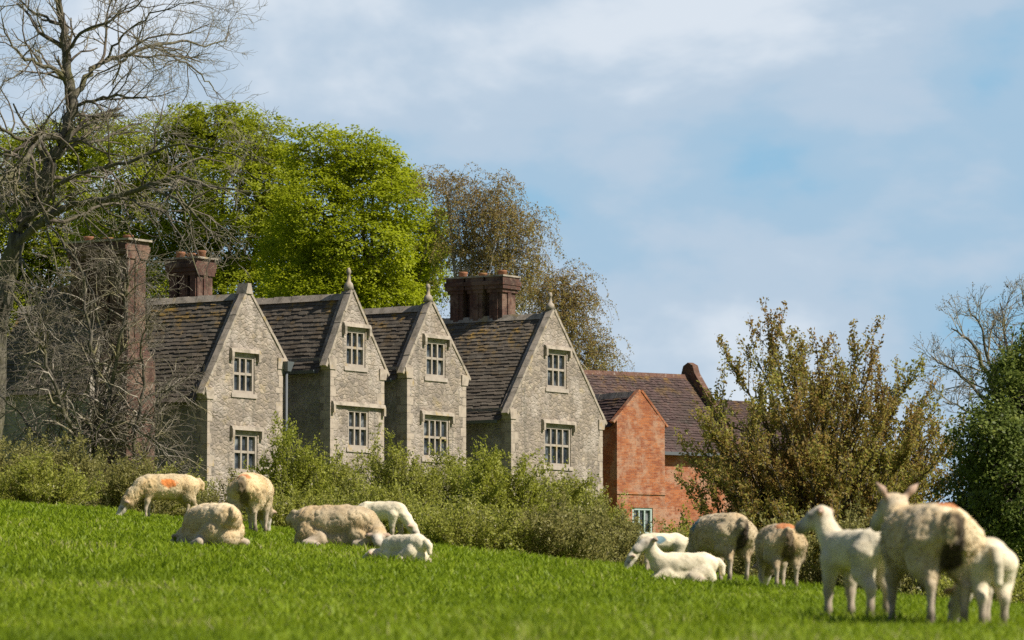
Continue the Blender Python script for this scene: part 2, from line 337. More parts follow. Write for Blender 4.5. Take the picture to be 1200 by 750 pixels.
# ------------------------------------------------------------------ houses
rng = np.random.default_rng(7)
class Frame:
    """local frame of a house: x along the front, y going back, z up from base"""
    def __init__(s, px, Yd, ang, zb):
        s.a = ang; o = at(px, 500, Yd); s.O = np.array((o[0], o[1], zb))
        s.U = np.array((math.cos(ang), math.sin(ang), 0)); s.Vv = np.array((-math.sin(ang), math.cos(ang), 0))
    def loc(s, px, py, v=0.0):
        """pixel -> (x, z) on the plane y = v"""
        d = ray(px, py); c = np.array((0, 0, CAMZ)); n = s.Vv; O = s.O+s.Vv*v
        tt = np.dot(O-c, n)/np.dot(d, n); p = c+tt*d; return float(np.dot(p-s.O, s.U)), float(p[2]-s.O[2])
def tiles_into(mb, rnd, up, A, B, C, D, course=.175, wid=(.2, .42), th=.024, seed=0):
    """A->B eaves, D->C ridge (A under D). adds roof tiles as slabs"""
    r = random.Random(seed); A, B, C, D = (np.array(q, float) for q in (A, B, C, D))
    nrm = np.cross(B-A if np.linalg.norm(B-A) > .01 else C-D, D-A); nrm /= np.linalg.norm(nrm)
    if nrm[2] < 0: nrm = -nrm
    sl = max(np.linalg.norm(D-A), np.linalg.norm(C-B)); n = max(2, int(sl/course))
    mb.poly([A-nrm*.03, B-nrm*.03, C-nrm*.03, D-nrm*.03]); rnd.append(.1); up.append(0)
    for i in range(n):
        t0 = i/n-(.02 if i == 0 else .0); t1 = min(1, (i+1.25)/n)
        l0, r0, l1, r1 = A+(D-A)*t0, B+(C-B)*t0, A+(D-A)*t1, B+(C-B)*t1
        L = np.linalg.norm(r0-l0)
        if L < .05: continue
        sag = .02*math.sin(i*.9+seed)
        s = 0.0
        while s < L:
            w = r.uniform(*wid)*(1.25-.4*i/n); s2 = min(L, s+w)
            if L-s2 < .1: s2 = L
            f0, f1 = s/L, (s2-.006)/L; j = r.uniform(-.03, .03); h = th*r.uniform(.6, 1.7); tw = r.uniform(-.006, .006)
            dn = (A-D)/max(np.linalg.norm(A-D), .01)*j
            a, b = l0+(r0-l0)*f0+dn, l0+(r0-l0)*f1+dn; c_, d_ = l1+(r1-l1)*f1, l1+(r1-l1)*f0
            k = nrm*(.012+sag*.2)
            mb.hexa([a+k+nrm*tw, b+k-nrm*tw, c_-nrm*.012, d_-nrm*.012, a+k+nrm*(h+tw), b+k+nrm*(h-tw), c_+nrm*.004, d_+nrm*.004])
            q = r.random(); rnd += [q]*6; up += [i/n]*6
            s = s2
def bar(mb, p0, p1, a, b, mi=0):
    """prism from p0 to p1 with cross-section vectors a,b (corner origin p)"""
    p0, p1, a, b = (np.array(q, float) for q in (p0, p1, a, b))
    mb.hexa([p0, p1, p1+a, p0+a, p0+b, p1+b, p1+a+b, p0+a+b], mi)
def gable_front(mb, uL, uR, zb, zL, ua, za, zR, wins, depth=.22, y=0.0, mi=0, thick=.5):
    def top(u): return zL+(za-zL)*(u-uL)/(ua-uL) if u <= ua else za+(zR-za)*(u-ua)/(uR-ua)
    us = sorted({uL, ua, uR, *[w[0] for w in wins], *[w[1] for w in wins]})
    for a, b in zip(us[:-1], us[1:]):
        if b-a < 1e-4: continue
        ws = sorted([w for w in wins if w[0] <= a+1e-5 and w[1] >= b-1e-5], key=lambda w: w[2]); z = zb
        for w in ws:
            mb.poly([(a, y, z), (b, y, z), (b, y, w[2]), (a, y, w[2])], mi); z = w[3]
        mb.poly([(a, y, z), (b, y, z), (b, y, top(b)), (a, y, top(a))], mi)
    for a, b, c, d in wins:
        mb.poly([(a, y, c), (a, y, d), (a, y+depth, d), (a, y+depth, c)], mi); mb.poly([(b, y, d), (b, y, c), (b, y+depth, c), (b, y+depth, d)], mi)
        mb.poly([(a, y, d), (b, y, d), (b, y+depth, d), (a, y+depth, d)], mi); mb.poly([(b, y, c), (a, y, c), (a, y+depth, c), (b, y+depth, c)], mi)
    mb.poly([(uR, y, zb), (uR, y+thick, zb), (uR, y+thick, zR), (uR, y, zR)], mi); mb.poly([(uL, y+thick, zb), (uL, y, zb), (uL, y, zL), (uL, y+thick, zL)], mi)
    mb.poly([(uL, y+thick, zb), (uL, y+thick, zL), (ua, y+thick, za), (uR, y+thick, zR), (uR, y+thick, zb)], mi)
    mb.poly([(uL, y, zL), (ua, y, za), (ua, y+thick, za), (uL, y+thick, zL)], mi); mb.poly([(ua, y, za), (uR, y, zR), (uR, y+thick, zR), (ua, y+thick, za)], mi)
def quoins(mb, u, sgn, z0, z1, mi, seed):
    r = random.Random(seed); z = z0; k = 0
    while z < z1-.15:
        h = r.uniform(.20, .46); w = (.42 if k % 2 else .20)*r.uniform(.5, 1.3); e = .003+r.random()*.006
        x0, x1 = (u-e, u+w) if sgn > 0 else (u-w, u+e)
        mb.box(x0, x1, -e, .30 if k % 2 else .46, z+.012, min(z+h, z1)-.012, mi); z += h; k += 1
def window(parent, x0, x1, z0, z1, lights, fm, gm, y=.0, transom=True, hood=None, hoodx=None, mull=.085, hmat=None):
    mb = MB(); fr = .10; dep = (y+.035, y+.20)
    mb.box(x0, x0+fr, *dep, z0, z1); mb.box(x1-fr, x1, *dep, z0, z1)
    mb.box(x0+fr, x1-fr, dep[0]+.003, dep[1]-.003, z0, z0+fr); mb.box(x0+fr, x1-fr, dep[0]+.003, dep[1]-.003, z1-fr, z1)
    iw = (x1-x0-2*fr)
    for k in range(1, lights):
        c = x0+fr+iw*k/lights; mb.box(c-mull/2, c+mull/2, dep[0]+.012, dep[1]-.02, z0+fr, z1-fr)
    if transom:
        zt = z0+(z1-z0)*.52; mb.box(x0+fr, x1-fr, dep[0]+.02, dep[1]-.03, zt-.045, zt+.045)
    w = mb.build('window', fm, parent)
    g = MB()
    for k in range(lights):                      # slightly uneven old glazing, one mesh
        a = x0+fr+iw*k/lights; b = x0+fr+iw*(k+1)/lights
        j = [random.uniform(-.012, .012) for _ in range(3)]
        for (c, d) in ((z0+fr*.5, z0+(z1-z0)*.52), (z0+(z1-z0)*.52, z1-fr*.5)):
            g.poly([(a, y+.14+j[0], c), (b, y+.14+j[1], c), (b, y+.14+j[2], d), (a, y+.14+j[0]-j[1], d)])
    g.build('pane', gm, w)
    sm = MB(); sm.hexa([(x0-.12, y-.05, z0-.16), (x1+.12, y-.05, z0-.16), (x1+.12, y+.05, z0-.16), (x0-.12, y+.05, z0-.16), (x0-.12, y-.03, z0-.004), (x1+.12, y-.03, z0-.004), (x1+.12, y+.05, z0+.0), (x0-.12, y+.05, z0+.0)])
    sm.build('sill', fm, w)
    if hood:
        h0, h1 = hoodx or (x0-.22, x1+.22); hz = z1+.10; hm = MB()
        hm.hexa([(h0, y-.14, hz), (h1, y-.14, hz), (h1, y+.02, hz), (h0, y+.02, hz), (h0, y-.10, hz+.13), (h1, y-.10, hz+.13), (h1, y+.02, hz+.17), (h0, y+.02, hz+.17)])
        for xx in (h0, h1-.13):
            hm.box(xx, xx+.13, y-.137, y+.02, hz-.28, hz)
        hm.build('hood_mould', hmat or M['coping'], w)
    return w
def coping(parent, pts, y0, y1, mat, th=.13, over=.05, seed=0):
    """sloping stones along pts[(u,z)...]: left eave, apex, right eave"""
    r = random.Random(seed); mb = MB()
    for (a, b) in ((pts[0], pts[1]), (pts[2], pts[1])):
        a = np.array((a[0], 0, a[1])); b = np.array((b[0], 0, b[1])); d = b-a; L = np.linalg.norm(d); d /= L
        nrm = np.array((-d[2], 0, d[0])); nrm = nrm if nrm[2] > 0 else -nrm
        s = -.12
        while s < L:
            e = min(L, s+r.uniform(.5, .85)); o = r.uniform(-.012, .012); tt = th*r.uniform(.9, 1.15)
            p, q = a+d*s, a+d*(e-.012)
            c = []
            for h in (0, tt):
                for (pt, yy) in ((p, y0-over+o), (q, y0-over+o), (q, y1+over), (p, y1+over)):
                    c.append(pt+nrm*(h+o*.4)+np.array((0, yy, 0)))
            mb.hexa(c); s = e
    return mb.build('coping', mat, parent)
def kneeler(parent, u, z, sgn, y0, y1, mat):
    mb = MB(); a, b = (u-.17, u+.32) if sgn > 0 else (u-.32, u+.17)
    mb.hexa([(a+(.1 if sgn > 0 else 0), y0-.045, z-.42), (b-(.0 if sgn > 0 else .1), y0-.045, z-.42), (b-(.0 if sgn > 0 else .1), y1, z-.42), (a+(.1 if sgn > 0 else 0), y1, z-.42),
             (a, y0-.06, z-.02), (b, y0-.06, z-.02), (b, y1, z-.02), (a, y1, z-.02)])
    mb.build('kneeler', mat, parent)
def finial(parent, u, z, y, h, mat):
    mb = MB(); s = h/.9
    mb.lathe([(.20, z-.15), (.15, z+.10*s), (.075, z+.20*s), (.06, z+.52*s), (.085, z+.56*s), (.09, z+.64*s), (.07, z+.72*s), (.04, z+.80*s)], u, y, 8); mb.build('finial', mat, parent)
def chimney(parent, x0, x1, y0, y1, zb, zt, nshaft, along, mat, pots=True, gap=.2, name='chimney', base=.5, capmat=None):
    mb = MB(); ln = (y1-y0) if along == 'y' else (x1-x0); w = (ln-gap*(nshaft-1))/nshaft; zc = zt-.62
    mb.box(x0-.06, x1+.06, y0-.06, y1+.06, zb, zb+base)
    for k in range(nshaft):
        s = k*(w+gap)
        if along == 'y': mb.box(x0, x1, y0+s, y0+s+w, zb+base, zc); b = (x0, x1, y0+s, y0+s+w)
        else: mb.box(x0+s, x0+s+w, y0, y1, zb+base, zc); b = (x0+s, x0+s+w, y0, y1)
        # projecting fillet strip down each face, as on moulded shafts
        cx_, cy_ = (b[0]+b[1])/2, (b[2]+b[3])/2
        mb.box(cx_-.12, cx_+.12, b[2]-.05, b[3]+.05, zb+base, zc); mb.box(b[0]-.05, b[1]+.05, cy_-.12, cy_+.12, zb+base, zc)
        for i, (e, h0, h1) in enumerate(((.07, 0, .14), (.14, .14, .30), (.19, .30, .46), (.12, .46, .62))):
            lim = e if nshaft == 1 else min(e, gap/2-.003)
            ex, ey = (e, lim) if along == 'y' else (lim, e)
            mb.box(b[0]-ex, b[1]+ex, b[2]-ey, b[3]+ey, zc+h0, zc+h1)
    o = mb.build(name, mat, parent)
    cp = MB(); cp.box(x0-.16, x1+.16, y0-.16, y1+.16, zt+.002, zt+.07); cp.build('cap_slab', capmat or M['coping'], o)
    if pots:
        for k in range(nshaft):
            s = k*(w+gap)+w/2; cx_, cy_ = ((x0+x1)/2, y0+s) if along == 'y' else (x0+s, (y0+y1)/2)
            h = random.uniform(.18, .34); pb = MB(); pb.lathe([(.19, zt+.03), (.17, zt+h*.7), (.20, zt+h*.8), (.19, zt+h), (.13, zt+h), (.12, zt+h*.6)], cx_, cy_, 10); pb.build('chimney_pot', M['terracotta'], o)
    return o
random.seed(3)
# --- stone manor
HA = R(56); HB = 5.1
H = Frame(650, 165, HA, HB)
manor = empty('manor_house', H.O, HA)
tag(manor, 'old grey stone manor house with a row of four steep gables and mullioned windows', 'house')
def ridge_roof(parent, name, tl, eL, eR, rdg, y0, y1, seed, ov=.22, tiles=M['stone_tiles'], hipback=0.0):
    """tl etc: (u,z) of the ridge and eaves; gabled roof running back"""
    (ul, zl), (ur, zr), (ua, za) = eL, eR, rdg
    sL = (za-zl)/(ua-ul); sR = (za-zr)/(ur-ua)
    mb, rnd, up = MB(), [], []
    tiles_into(mb, rnd, up, (ul-ov, y0, zl-ov*sL), (ul-ov, y1, zl-ov*sL), (ua, y1-hipback, za), (ua, y0, za), seed=seed)
    tiles_into(mb, rnd, up, (ur+ov, y1, zr-ov*sR), (ur+ov, y0, zr-ov*sR), (ua, y0, za), (ua, y1-hipback, za), seed=seed+1)
    if hipback: tiles_into(mb, rnd, up, (ur+ov, y1, zr-ov*sR), (ul-ov, y1, zl-ov*sL), (ua, y1-hipback, za), (ua, y1-hipback, za), seed=seed+2)
    r_ = mb.build(name, tiles, parent, {'rnd': rnd, 'up': up})
    rb = MB(); s = y0; q = random.Random(seed)
    while s < y1-hipback-.2:
        e = s+q.uniform(.4, .55); j = q.uniform(-.015, .015)
        rb.hexa([(ua-.2, s, za-.16), (ua+.2, s, za-.16), (ua+.2, e-.01, za-.16), (ua-.2, e-.01, za-.16), (ua-.05, s, za+.085+j), (ua+.05, s, za+.085+j), (ua+.05, e-.01, za+.085+j), (ua-.05, e-.01, za+.085+j)]); s = e
    rb.build('ridge_tiles', M['coping'], r_)
    return r_
GABLES = [  # wall left px, wall right px, apex, left eave, right eave, finial, windows (x0,x1,ytop,ybot,lights), depth back
    dict(w=(243, 331), ap=(291, 341), el=(240, 459), er=(330, 415), fin=0, D=6.6, win=[(273, 298, 417, 461, 3, 1), (274, 302, 508, 553, 3, 1)]),
    dict(w=(387, 450), ap=(413, 341), el=(384, 427), er=(451, 433), fin=.75, D=6.5, win=[(405, 428, 387, 430, 3, 1), (408, 432, 480, 525, 3, 2)]),
    dict(w=(477, 546), ap=(506, 355), el=(474, 436), er=(549, 444), fin=.6, D=6.5, win=[(499, 522, 400, 442, 3, 1), (496, 526, 490, 537, 4, 1)]),
    dict(w=(599, 706), ap=(649, 364), el=(598, 479), er=(706, 490), fin=.6, D=6.8, win=[(641, 664, 413, 455, 3, 1), (638, 669, 500, 546, 4, 1)]),
]
for gi, G in enumerate(GABLES):
    (ua, za), (ul, zl), (ur, zr) = H.loc(*G['ap']), H.loc(*G['el']), H.loc(*G['er'])
    uL, uR = H.loc(G['w'][0], 480)[0], H.loc(G['w'][1], 480)[0]
    zL = za+(zl-za)*(uL-ua)/(ul-ua); zR = za+(zr-za)*(uR-ua)/(ur-ua)
    wins = []
    for (a, b, c, d, n, hd) in G['win']:
        m = (a+b)/2; wins.append((H.loc(a, 480)[0], H.loc(b, 480)[0], H.loc(m, d)[1], H.loc(m, c)[1], n, hd))
    mb = MB(); gable_front(mb, uL, uR, -3.5, zL, ua, za, zR, [w[:4] for w in wins])
    quoins(mb, uL, 1, -1.0, zL-.35, 1, gi); quoins(mb, uR, -1, -1.0, zR-.35, 1, gi+50)
    gw = mb.build('gable_wall', [M['rubble'], M['dressed']], manor)
    coping(gw, [(uL-.16, zL-.16*(za-zL)/(ua-uL)), (ua, za), (uR+.16, zR-.16*(za-zR)/(uR-ua))], 0, .22, M['coping'], th=.11, over=.035, seed=gi)
    kneeler(gw, uL, zL-.05, 1, 0, .4, M['dressed']); kneeler(gw, uR, zR-.05, -1, 0, .4, M['dressed'])
    if G['fin']: finial(gw, ua, za+.2, .17, G['fin'], M['coping'])
    else:
        ab = MB(); ab.hexa([(ua-.2, -.06, za-.1), (ua+.2, -.06, za-.1), (ua+.2, .4, za-.1), (ua-.2, .4, za-.1), (ua-.09, -.06, za+.28), (ua+.09, -.06, za+.28), (ua+.09, .4, za+.28), (ua-.09, .4, za+.28)]); ab.build('apex_stone', M['coping'], gw)
    for (a, b, c, d, n, hd) in wins:
        window(manor, a, b, c, d, n, M['frame'], M['glass'], hood=True, hoodx=(uL+.05, uR-.05) if hd == 2 else None)
    D = G['D']
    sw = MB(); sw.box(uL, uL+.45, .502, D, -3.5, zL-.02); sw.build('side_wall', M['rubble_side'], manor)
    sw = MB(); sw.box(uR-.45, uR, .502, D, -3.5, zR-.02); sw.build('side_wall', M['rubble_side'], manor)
    ridge_roof(manor, 'roof', None, (uL, zL-.18), (uR, zR-.18), (ua, za-.16), .36, D+4, 10*gi+1)
    G.update(uL=uL, uR=uR, ua=ua, za=za, zL=zL, zR=zR)
# rear range along the back
u0, u1 = GABLES[0]['uL']-.5, GABLES[3]['uR']; zr_ = min(g['za'] for g in GABLES)-.9
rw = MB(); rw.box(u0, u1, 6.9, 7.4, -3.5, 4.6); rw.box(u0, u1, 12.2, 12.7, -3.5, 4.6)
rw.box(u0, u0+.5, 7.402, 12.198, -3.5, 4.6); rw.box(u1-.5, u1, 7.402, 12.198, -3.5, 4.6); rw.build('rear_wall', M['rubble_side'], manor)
mb, rnd, up = MB(), [], []
tiles_into(mb, rnd, up, (u0, 6.6, 4.5), (u1, 6.6, 4.5), (u1-2.4, 9.8, zr_), (u0+2.4, 9.8, zr_), seed=91)
tiles_into(mb, rnd, up, (u1, 13, 4.5), (u0, 13, 4.5), (u0+2.4, 9.8, zr_), (u1-2.4, 9.8, zr_), seed=92)
tiles_into(mb, rnd, up, (u1, 6.6, 4.5), (u1, 13, 4.5), (u1-2.4, 9.8, zr_), (u1-2.4, 9.8, zr_), seed=93)
tiles_into(mb, rnd, up, (u0, 13, 4.5), (u0, 6.6, 4.5), (u0+2.4, 9.8, zr_), (u0+2.4, 9.8, zr_), seed=94)
mb.build('roof', M['stone_tiles'], manor, {'rnd': rnd, 'up': up})
# rainwater pipe and hopper by the first gable
g1 = GABLES[0]; pu, pz = H.loc(334, 424)
dp = MB(); dp.lathe([(.05, -1.2), (.05, pz-.3)], pu, -.07, 8); dp.build('drainpipe', M['lead'], manor)
hp = MB(); hp.hexa([(pu-.1, -.2, pz-.35), (pu+.1, -.2, pz-.35), (pu+.1, .0, pz-.35), (pu-.1, .0, pz-.35), (pu-.2, -.28, pz), (pu+.2, -.28, pz), (pu+.2, .0, pz), (pu-.2, .0, pz)]); hp.build('hopper', M['lead'], manor)
for G in GABLES[1:]:                       # lead gutters along the shaded eaves
    gb = MB(); gb.hexa([(G['uL']-.34, .5, G['zL']-.62), (G['uL']-.24, .5, G['zL']-.62), (G['uL']-.24, 6.4, G['zL']-.62), (G['uL']-.34, 6.4, G['zL']-.62), (G['uL']-.38, .5, G['zL']-.50), (G['uL']-.22, .5, G['zL']-.50), (G['uL']-.22, 6.4, G['zL']-.50), (G['uL']-.38, 6.4, G['zL']-.50)]); gb.build('gutter', M['lead'], manor)
# chimneys behind the ridges: right (behind gable 4), middle (behind gable 1)
def chim_from_px(pxl, pxr, pyt, v, wu, zbpy, n, along='y', **k):
    ul_, zt = H.loc(pxr, pyt, v)             # right front corner of the stack top
    p1 = H.loc(pxl, pyt, v)
    # length back so that the left edge falls on pxl
    best = min(np.arange(.6, 7, .02), key=lambda L: abs(proj(H, ul_-wu, v+L)-pxl))
    zb_ = H.loc(pxr, zbpy, v)[1]
    return chimney(manor, ul_-wu, ul_, v, v+best, zb_, zt, n, along, M['brick_chimney'], **k)
def proj(Hf, u, v):
    p = Hf.O+Hf.U*u+Hf.Vv*v; d = p-np.array((0, 0, CAMZ)); return 600+F*d[0]/(d[1]*math.cos(PITCH)+d[2]*math.sin(PITCH))
chim_from_px(527, 604, 326, 2.4, .95, 420, 3, gap=.34)
chim_from_px(196, 249, 305, 6.0, .9, 400, 3, gap=.14)
# left wing: roof, shaded wall and tall brick stack
cu = H.loc(171, 284, .2)[0]; wz = H.loc(60, 452, 3)[1]; rz = H.loc(90, 334, 3)[1]
wa, wb = cu-1.75, cu+1.0; wm = cu-.4
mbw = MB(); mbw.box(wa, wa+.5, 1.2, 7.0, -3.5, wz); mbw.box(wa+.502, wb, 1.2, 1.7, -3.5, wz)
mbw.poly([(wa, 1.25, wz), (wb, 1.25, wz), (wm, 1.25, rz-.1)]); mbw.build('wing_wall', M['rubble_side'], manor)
mb, rnd, up = MB(), [], []
tiles_into(mb, rnd, up, (wa-.25, 1.2, wz-.25), (wa-.25, 7.2, wz-.25), (wm, 4.0, rz), (wm, 1.2, rz), seed=77)
tiles_into(mb, rnd, up, (wb+.1, 7.2, wz-.25), (wa-.25, 7.2, wz-.25), (wm, 4.0, rz), (wm, 4.0, rz), seed=78)
tiles_into(mb, rnd, up, (wb+.1, 7.2, wz-.25), (wb+.1, 1.2, wz-.25), (wm, 1.2, rz), (wm, 4.0, rz), seed=79)
mb.build('roof', M['stone_tiles'], manor, {'rnd': rnd, 'up': up})
ur_, zt_ = H.loc(171, 284, .2); wst = .98
Ls = min(np.arange(.6, 7, .02), key=lambda L: abs(proj(H, ur_-wst, .2+L)-80))
chimney(manor, ur_-wst, ur_, .2, .2+Ls, H.loc(171, 412, .2)[1], zt_, 3, 'y', M['brick_chimney'], gap=.10, base=.3)
sb = MB(); zs = H.loc(171, 412, .2)[1]; sb.box(ur_-wst-.25, ur_+.3, .0, .3+Ls, -3.5, zs-.4)
sb.hexa([(ur_-wst-.25, .0, zs-.398), (ur_+.3, .0, zs-.398), (ur_+.3, .3+Ls, zs-.398), (ur_-wst-.25, .3+Ls, zs-.398), (ur_-wst-.08, .1, zs), (ur_+.08, .1, zs), (ur_+.08, .28+Ls, zs), (ur_-wst-.08, .28+Ls, zs)])
sb.build('chimney_breast', M['brick_chimney'], manor)

# --- brick house to the right
BA = R(34); B = Frame(751, 176, BA, 4.6)
bh = empty('brick_house', B.O, BA); tag(bh, 'orange red brick house with a narrow gabled bay and old clay tiled roof', 'house')
(ua, za), (ul, zl), (ur, zr) = B.loc(751, 458), B.loc(723, 492), B.loc(779, 497)
w0, w1 = B.loc(741, 600)[0], B.loc(765, 600)[0]; wz0, wz1 = B.loc(753, 626)[1], B.loc(753, 595)[1]
mb = MB(); gable_front(mb, ul, ur, -3.5, zl, ua, za, zr, [(w0, w1, wz0, wz1)], depth=.2, thick=.35)
gw = mb.build('gable_wall', M['brick_wall'], bh)
coping(gw, [(ul-.05, zl-.05), (ua, za), (ur+.05, zr-.05)], 0, .25, M['brick_wall'], th=.09, over=.02, seed=5)
sc = MB(); zc_ = B.loc(750, 578)[1]; sc.box(ul-.03, ur+.03, -.045, .0, zc_-.05, zc_+.07); sc.build('string_course', M['brick_wall'], gw)
window(bh, w0, w1, wz0, wz1, 3, M['greenframe'], M['glass'], transom=False, mull=.06)
mh = 3.2                                              # main range starts behind the bay
sw = MB(); sw.box(ul, ul+.3, .352, mh, -3.5, zl-.02); sw.build('side_wall', M['brick_wall'], bh)
sw = MB(); sw.box(ur-.3, ur, .352, mh, -3.5, zr-.02); sw.build('side_wall', M['brick_wall'], bh)
ridge_roof(bh, 'roof', None, (ul, zl-.1), (ur, zr-.1), (ua, za-.08), .26, mh+2.2, 301, ov=.16, tiles=M['clay_tiles'])
dp_ = 3.4; ze = B.loc(812, 527, mh)[1]; mu0, mu1 = ul-5.5, B.loc(806, 440, mh+dp_)[0]; zrg = B.loc(760, 439, mh+dp_)[1]
mw = MB(); mw.box(mu0, mu1, mh, mh+.4, -3.5, ze); mw.box(mu0, mu1, mh+2*dp_-.4, mh+2*dp_, -3.5, ze); mw.build('front_wall', M['brick_wall'], bh)
mb, rnd, up = MB(), [], []
tiles_into(mb, rnd, up, (mu0, mh-.25, ze-.12), (mu1, mh-.25, ze-.12), (mu1, mh+dp_, zrg), (mu0, mh+dp_, zrg), course=.17, wid=(.15, .24), th=.022, seed=311)
tiles_into(mb, rnd, up, (mu1, mh+2*dp_+.25, ze-.12), (mu0, mh+2*dp_+.25, ze-.12), (mu0, mh+dp_, zrg), (mu1, mh+dp_, zrg), course=.17, wid=(.15, .24), th=.022, seed=312)
r_ = mb.build('roof', M['clay_tiles'], bh, {'rnd': rnd, 'up': up})
rb = MB(); s = mu0
while s < mu1-.1:
    rb.hexa([(s, mh+dp_-.16, zrg-.12), (s+.4, mh+dp_-.16, zrg-.12), (s+.4, mh+dp_+.16, zrg-.12), (s, mh+dp_+.16, zrg-.12), (s, mh+dp_-.05, zrg+.08), (s+.4, mh+dp_-.05, zrg+.08), (s+.4, mh+dp_+.05, zrg+.08), (s, mh+dp_+.05, zrg+.08)]); s += .41
rb.build('ridge_tiles', M['clay_ridge'], r_)
# raised end parapet with rounded top
for uu in (mu1, mu0-.3):
    pm = MB(); prof = [(mh-.3, -1.5), (mh-.3, ze+.05), (mh+.2, ze+.55)]
    prof += [(mh+dp_-.5, zrg+.12), (mh+dp_-.35, zrg+.48), (mh+dp_, zrg+.62), (mh+dp_+.35, zrg+.48), (mh+dp_+.5, zrg+.12), (mh+2*dp_-.2, ze+.55), (mh+2*dp_+.3, ze+.05), (mh+2*dp_+.3, -1.5)]
    pm.poly([(uu, y, z) for y, z in prof]); pm.poly([(uu+.3, y, z) for y, z in reversed(prof)])
    for (a, b) in zip(prof, prof[1:]): pm.poly([(uu, a[0], a[1]), (uu+.3, a[0], a[1]), (uu+.3, b[0], b[1]), (uu, b[0], b[1])])
    pm.build('end_gable', M['clay_ridge'], bh)
xz = zrg-1.0; xm = MB(); xm.box(mu1+.302, mu1+5.5, mh, mh+.4, -3.5, ze); xm.box(mu1+5.1, mu1+5.5, mh+.402, mh+2*dp_, -3.5, ze); xm.build('front_wall', M['brick_wall'], bh)
mb, rnd, up = MB(), [], []
tiles_into(mb, rnd, up, (mu1+.3, mh-.25, ze-.12), (mu1+5.8, mh-.25, ze-.12), (mu1+3.5, mh+dp_, xz), (mu1+.3, mh+dp_, xz), course=.17, wid=(.15, .24), th=.022, seed=315)
tiles_into(mb, rnd, up, (mu1+5.8, mh-.25, ze-.12), (mu1+5.8, mh+2*dp_, ze-.12), (mu1+3.5, mh+dp_, xz), (mu1+3.5, mh+dp_, xz), course=.17, wid=(.15, .24), th=.022, seed=316)
mb.build('roof', M['clay_tiles'], bh, {'rnd': rnd, 'up': up})
gb = MB(); gb.box(ur+.05, mu1-.05, mh-.40, mh-.26, ze-.28, ze-.14); gb.build('gutter', M['lead'], bh)

# ------------------------------------------------------------------ plants
def tubes(polys, sides=5):
    """polys: list of (pts (n,3), radii (n,)) -> V, F"""
    Vs, Fs, base = [], [], 0
    for pts, rad in polys:
        pts = np.asarray(pts, float); n = len(pts); tg = np.gradient(pts, axis=0); tg /= np.linalg.norm(tg, axis=1)[:, None]+1e-9
        ref = np.where(np.abs(tg[:, 2:3]) > .9, np.array([[1., 0, 0]]), np.array([[0, 0, 1.]]))
        a = np.cross(tg, ref); a /= np.linalg.norm(a, axis=1)[:, None]+1e-9; b = np.cross(tg, a)
        th = np.arange(sides)*2*math.pi/sides
        ring = pts[:, None, :]+np.asarray(rad)[:, None, None]*(np.cos(th)[None, :, None]*a[:, None, :]+np.sin(th)[None, :, None]*b[:, None, :])
        Vs.append(ring.reshape(-1, 3)); i = base+np.arange(n*sides).reshape(n, sides); j = np.roll(i, -1, 1)
        Fs.append(np.stack([i[:-1], j[:-1], j[1:], i[1:]], -1).reshape(-1, 4)); base += n*sides
    return np.concatenate(Vs), np.concatenate(Fs)
def leaf_quads(P, N, size, rng, aspect=.6, bias=None):
    """diamond leaves at P with normals N"""
    n = len(P); N = N/(np.linalg.norm(N, axis=1)[:, None]+1e-9); t = rng.normal(size=(n, 3)); t -= (t*N).sum(1)[:, None]*N
    if bias is not None: t += bias*1.2; t -= (t*N).sum(1)[:, None]*N
    t /= np.linalg.norm(t, axis=1)[:, None]+1e-9; b = np.cross(N, t); s = (size*rng.uniform(.65, 1.25, n))[:, None]
    V = np.stack([P-t*s*.5, P+b*s*.5*aspect+N*s*.07, P+t*s*.5, P-b*s*.5*aspect+N*s*.07], 1).reshape(-1, 3)
    return V, np.arange(4*n).reshape(n, 4)
def unit(v): return v/(np.linalg.norm(v, axis=-1, keepdims=True)+1e-9)
def wander(r, start, d, length, r0, r1, nseg, wob, trop=(0, 0, 0)):
    p = np.array(start, float); d = unit(np.array(d, float)); pts = [p.copy()]; st = length/nseg; tr_ = np.array(trop, float)
    for k in range(nseg):
        d = unit(d+r.normal(size=3)*wob+tr_*(k+1)/nseg); p = p+d*st; pts.append(p.copy())
    return np.array(pts), np.linspace(r0, r1, nseg+1)
def side_dir(r, d, ang):
    a = r.normal(size=3); a -= d*np.dot(a, d); a = unit(a); return unit(d*math.cos(ang)+a*math.sin(ang))
def ramify(r, poly, levels, out, upbias=.25, lenf=.5, dens=1.0, droop=0.0, tmin=.25, minr=.005, ang=(.5, 1.1), wob=.16):
    """recursive side branches; levels: list of (children per m, length)"""
    pts, rad = poly
    if not levels: return
    seg = np.linalg.norm(np.diff(pts, axis=0), axis=1); L = seg.sum(); cum = np.concatenate([[0], np.cumsum(seg)])
    per, ln = levels[0]; n = max(1, int(r.poisson(per*L*dens)))
    for _ in range(n):
        t = r.uniform(tmin, 1.0); s = t*L; k = min(len(seg)-1, np.searchsorted(cum, s)-1); k = max(k, 0)
        f = (s-cum[k])/max(seg[k], 1e-6); p = pts[k]+(pts[k+1]-pts[k])*f; d = unit(pts[k+1]-pts[k]); rr = rad[k]+(rad[k+1]-rad[k])*f
        c = side_dir(r, d, r.uniform(*ang)); c = unit(c+np.array((0, 0, upbias)))
        l = ln*r.uniform(.45, 1.25)*(1.15-.55*t); r0 = max(min(rr*.62, l*.035), minr)
        ch = wander(r, p, c, l, r0, max(r0*.35, minr*.6), max(3, int(l/.28)) if l > .5 else 3, wob, (0, 0, upbias*.3-droop))
        out[len(levels)-1].append(ch); ramify(r, ch, levels[1:], out, upbias, lenf, dens, droop, .15, minr, ang, wob)
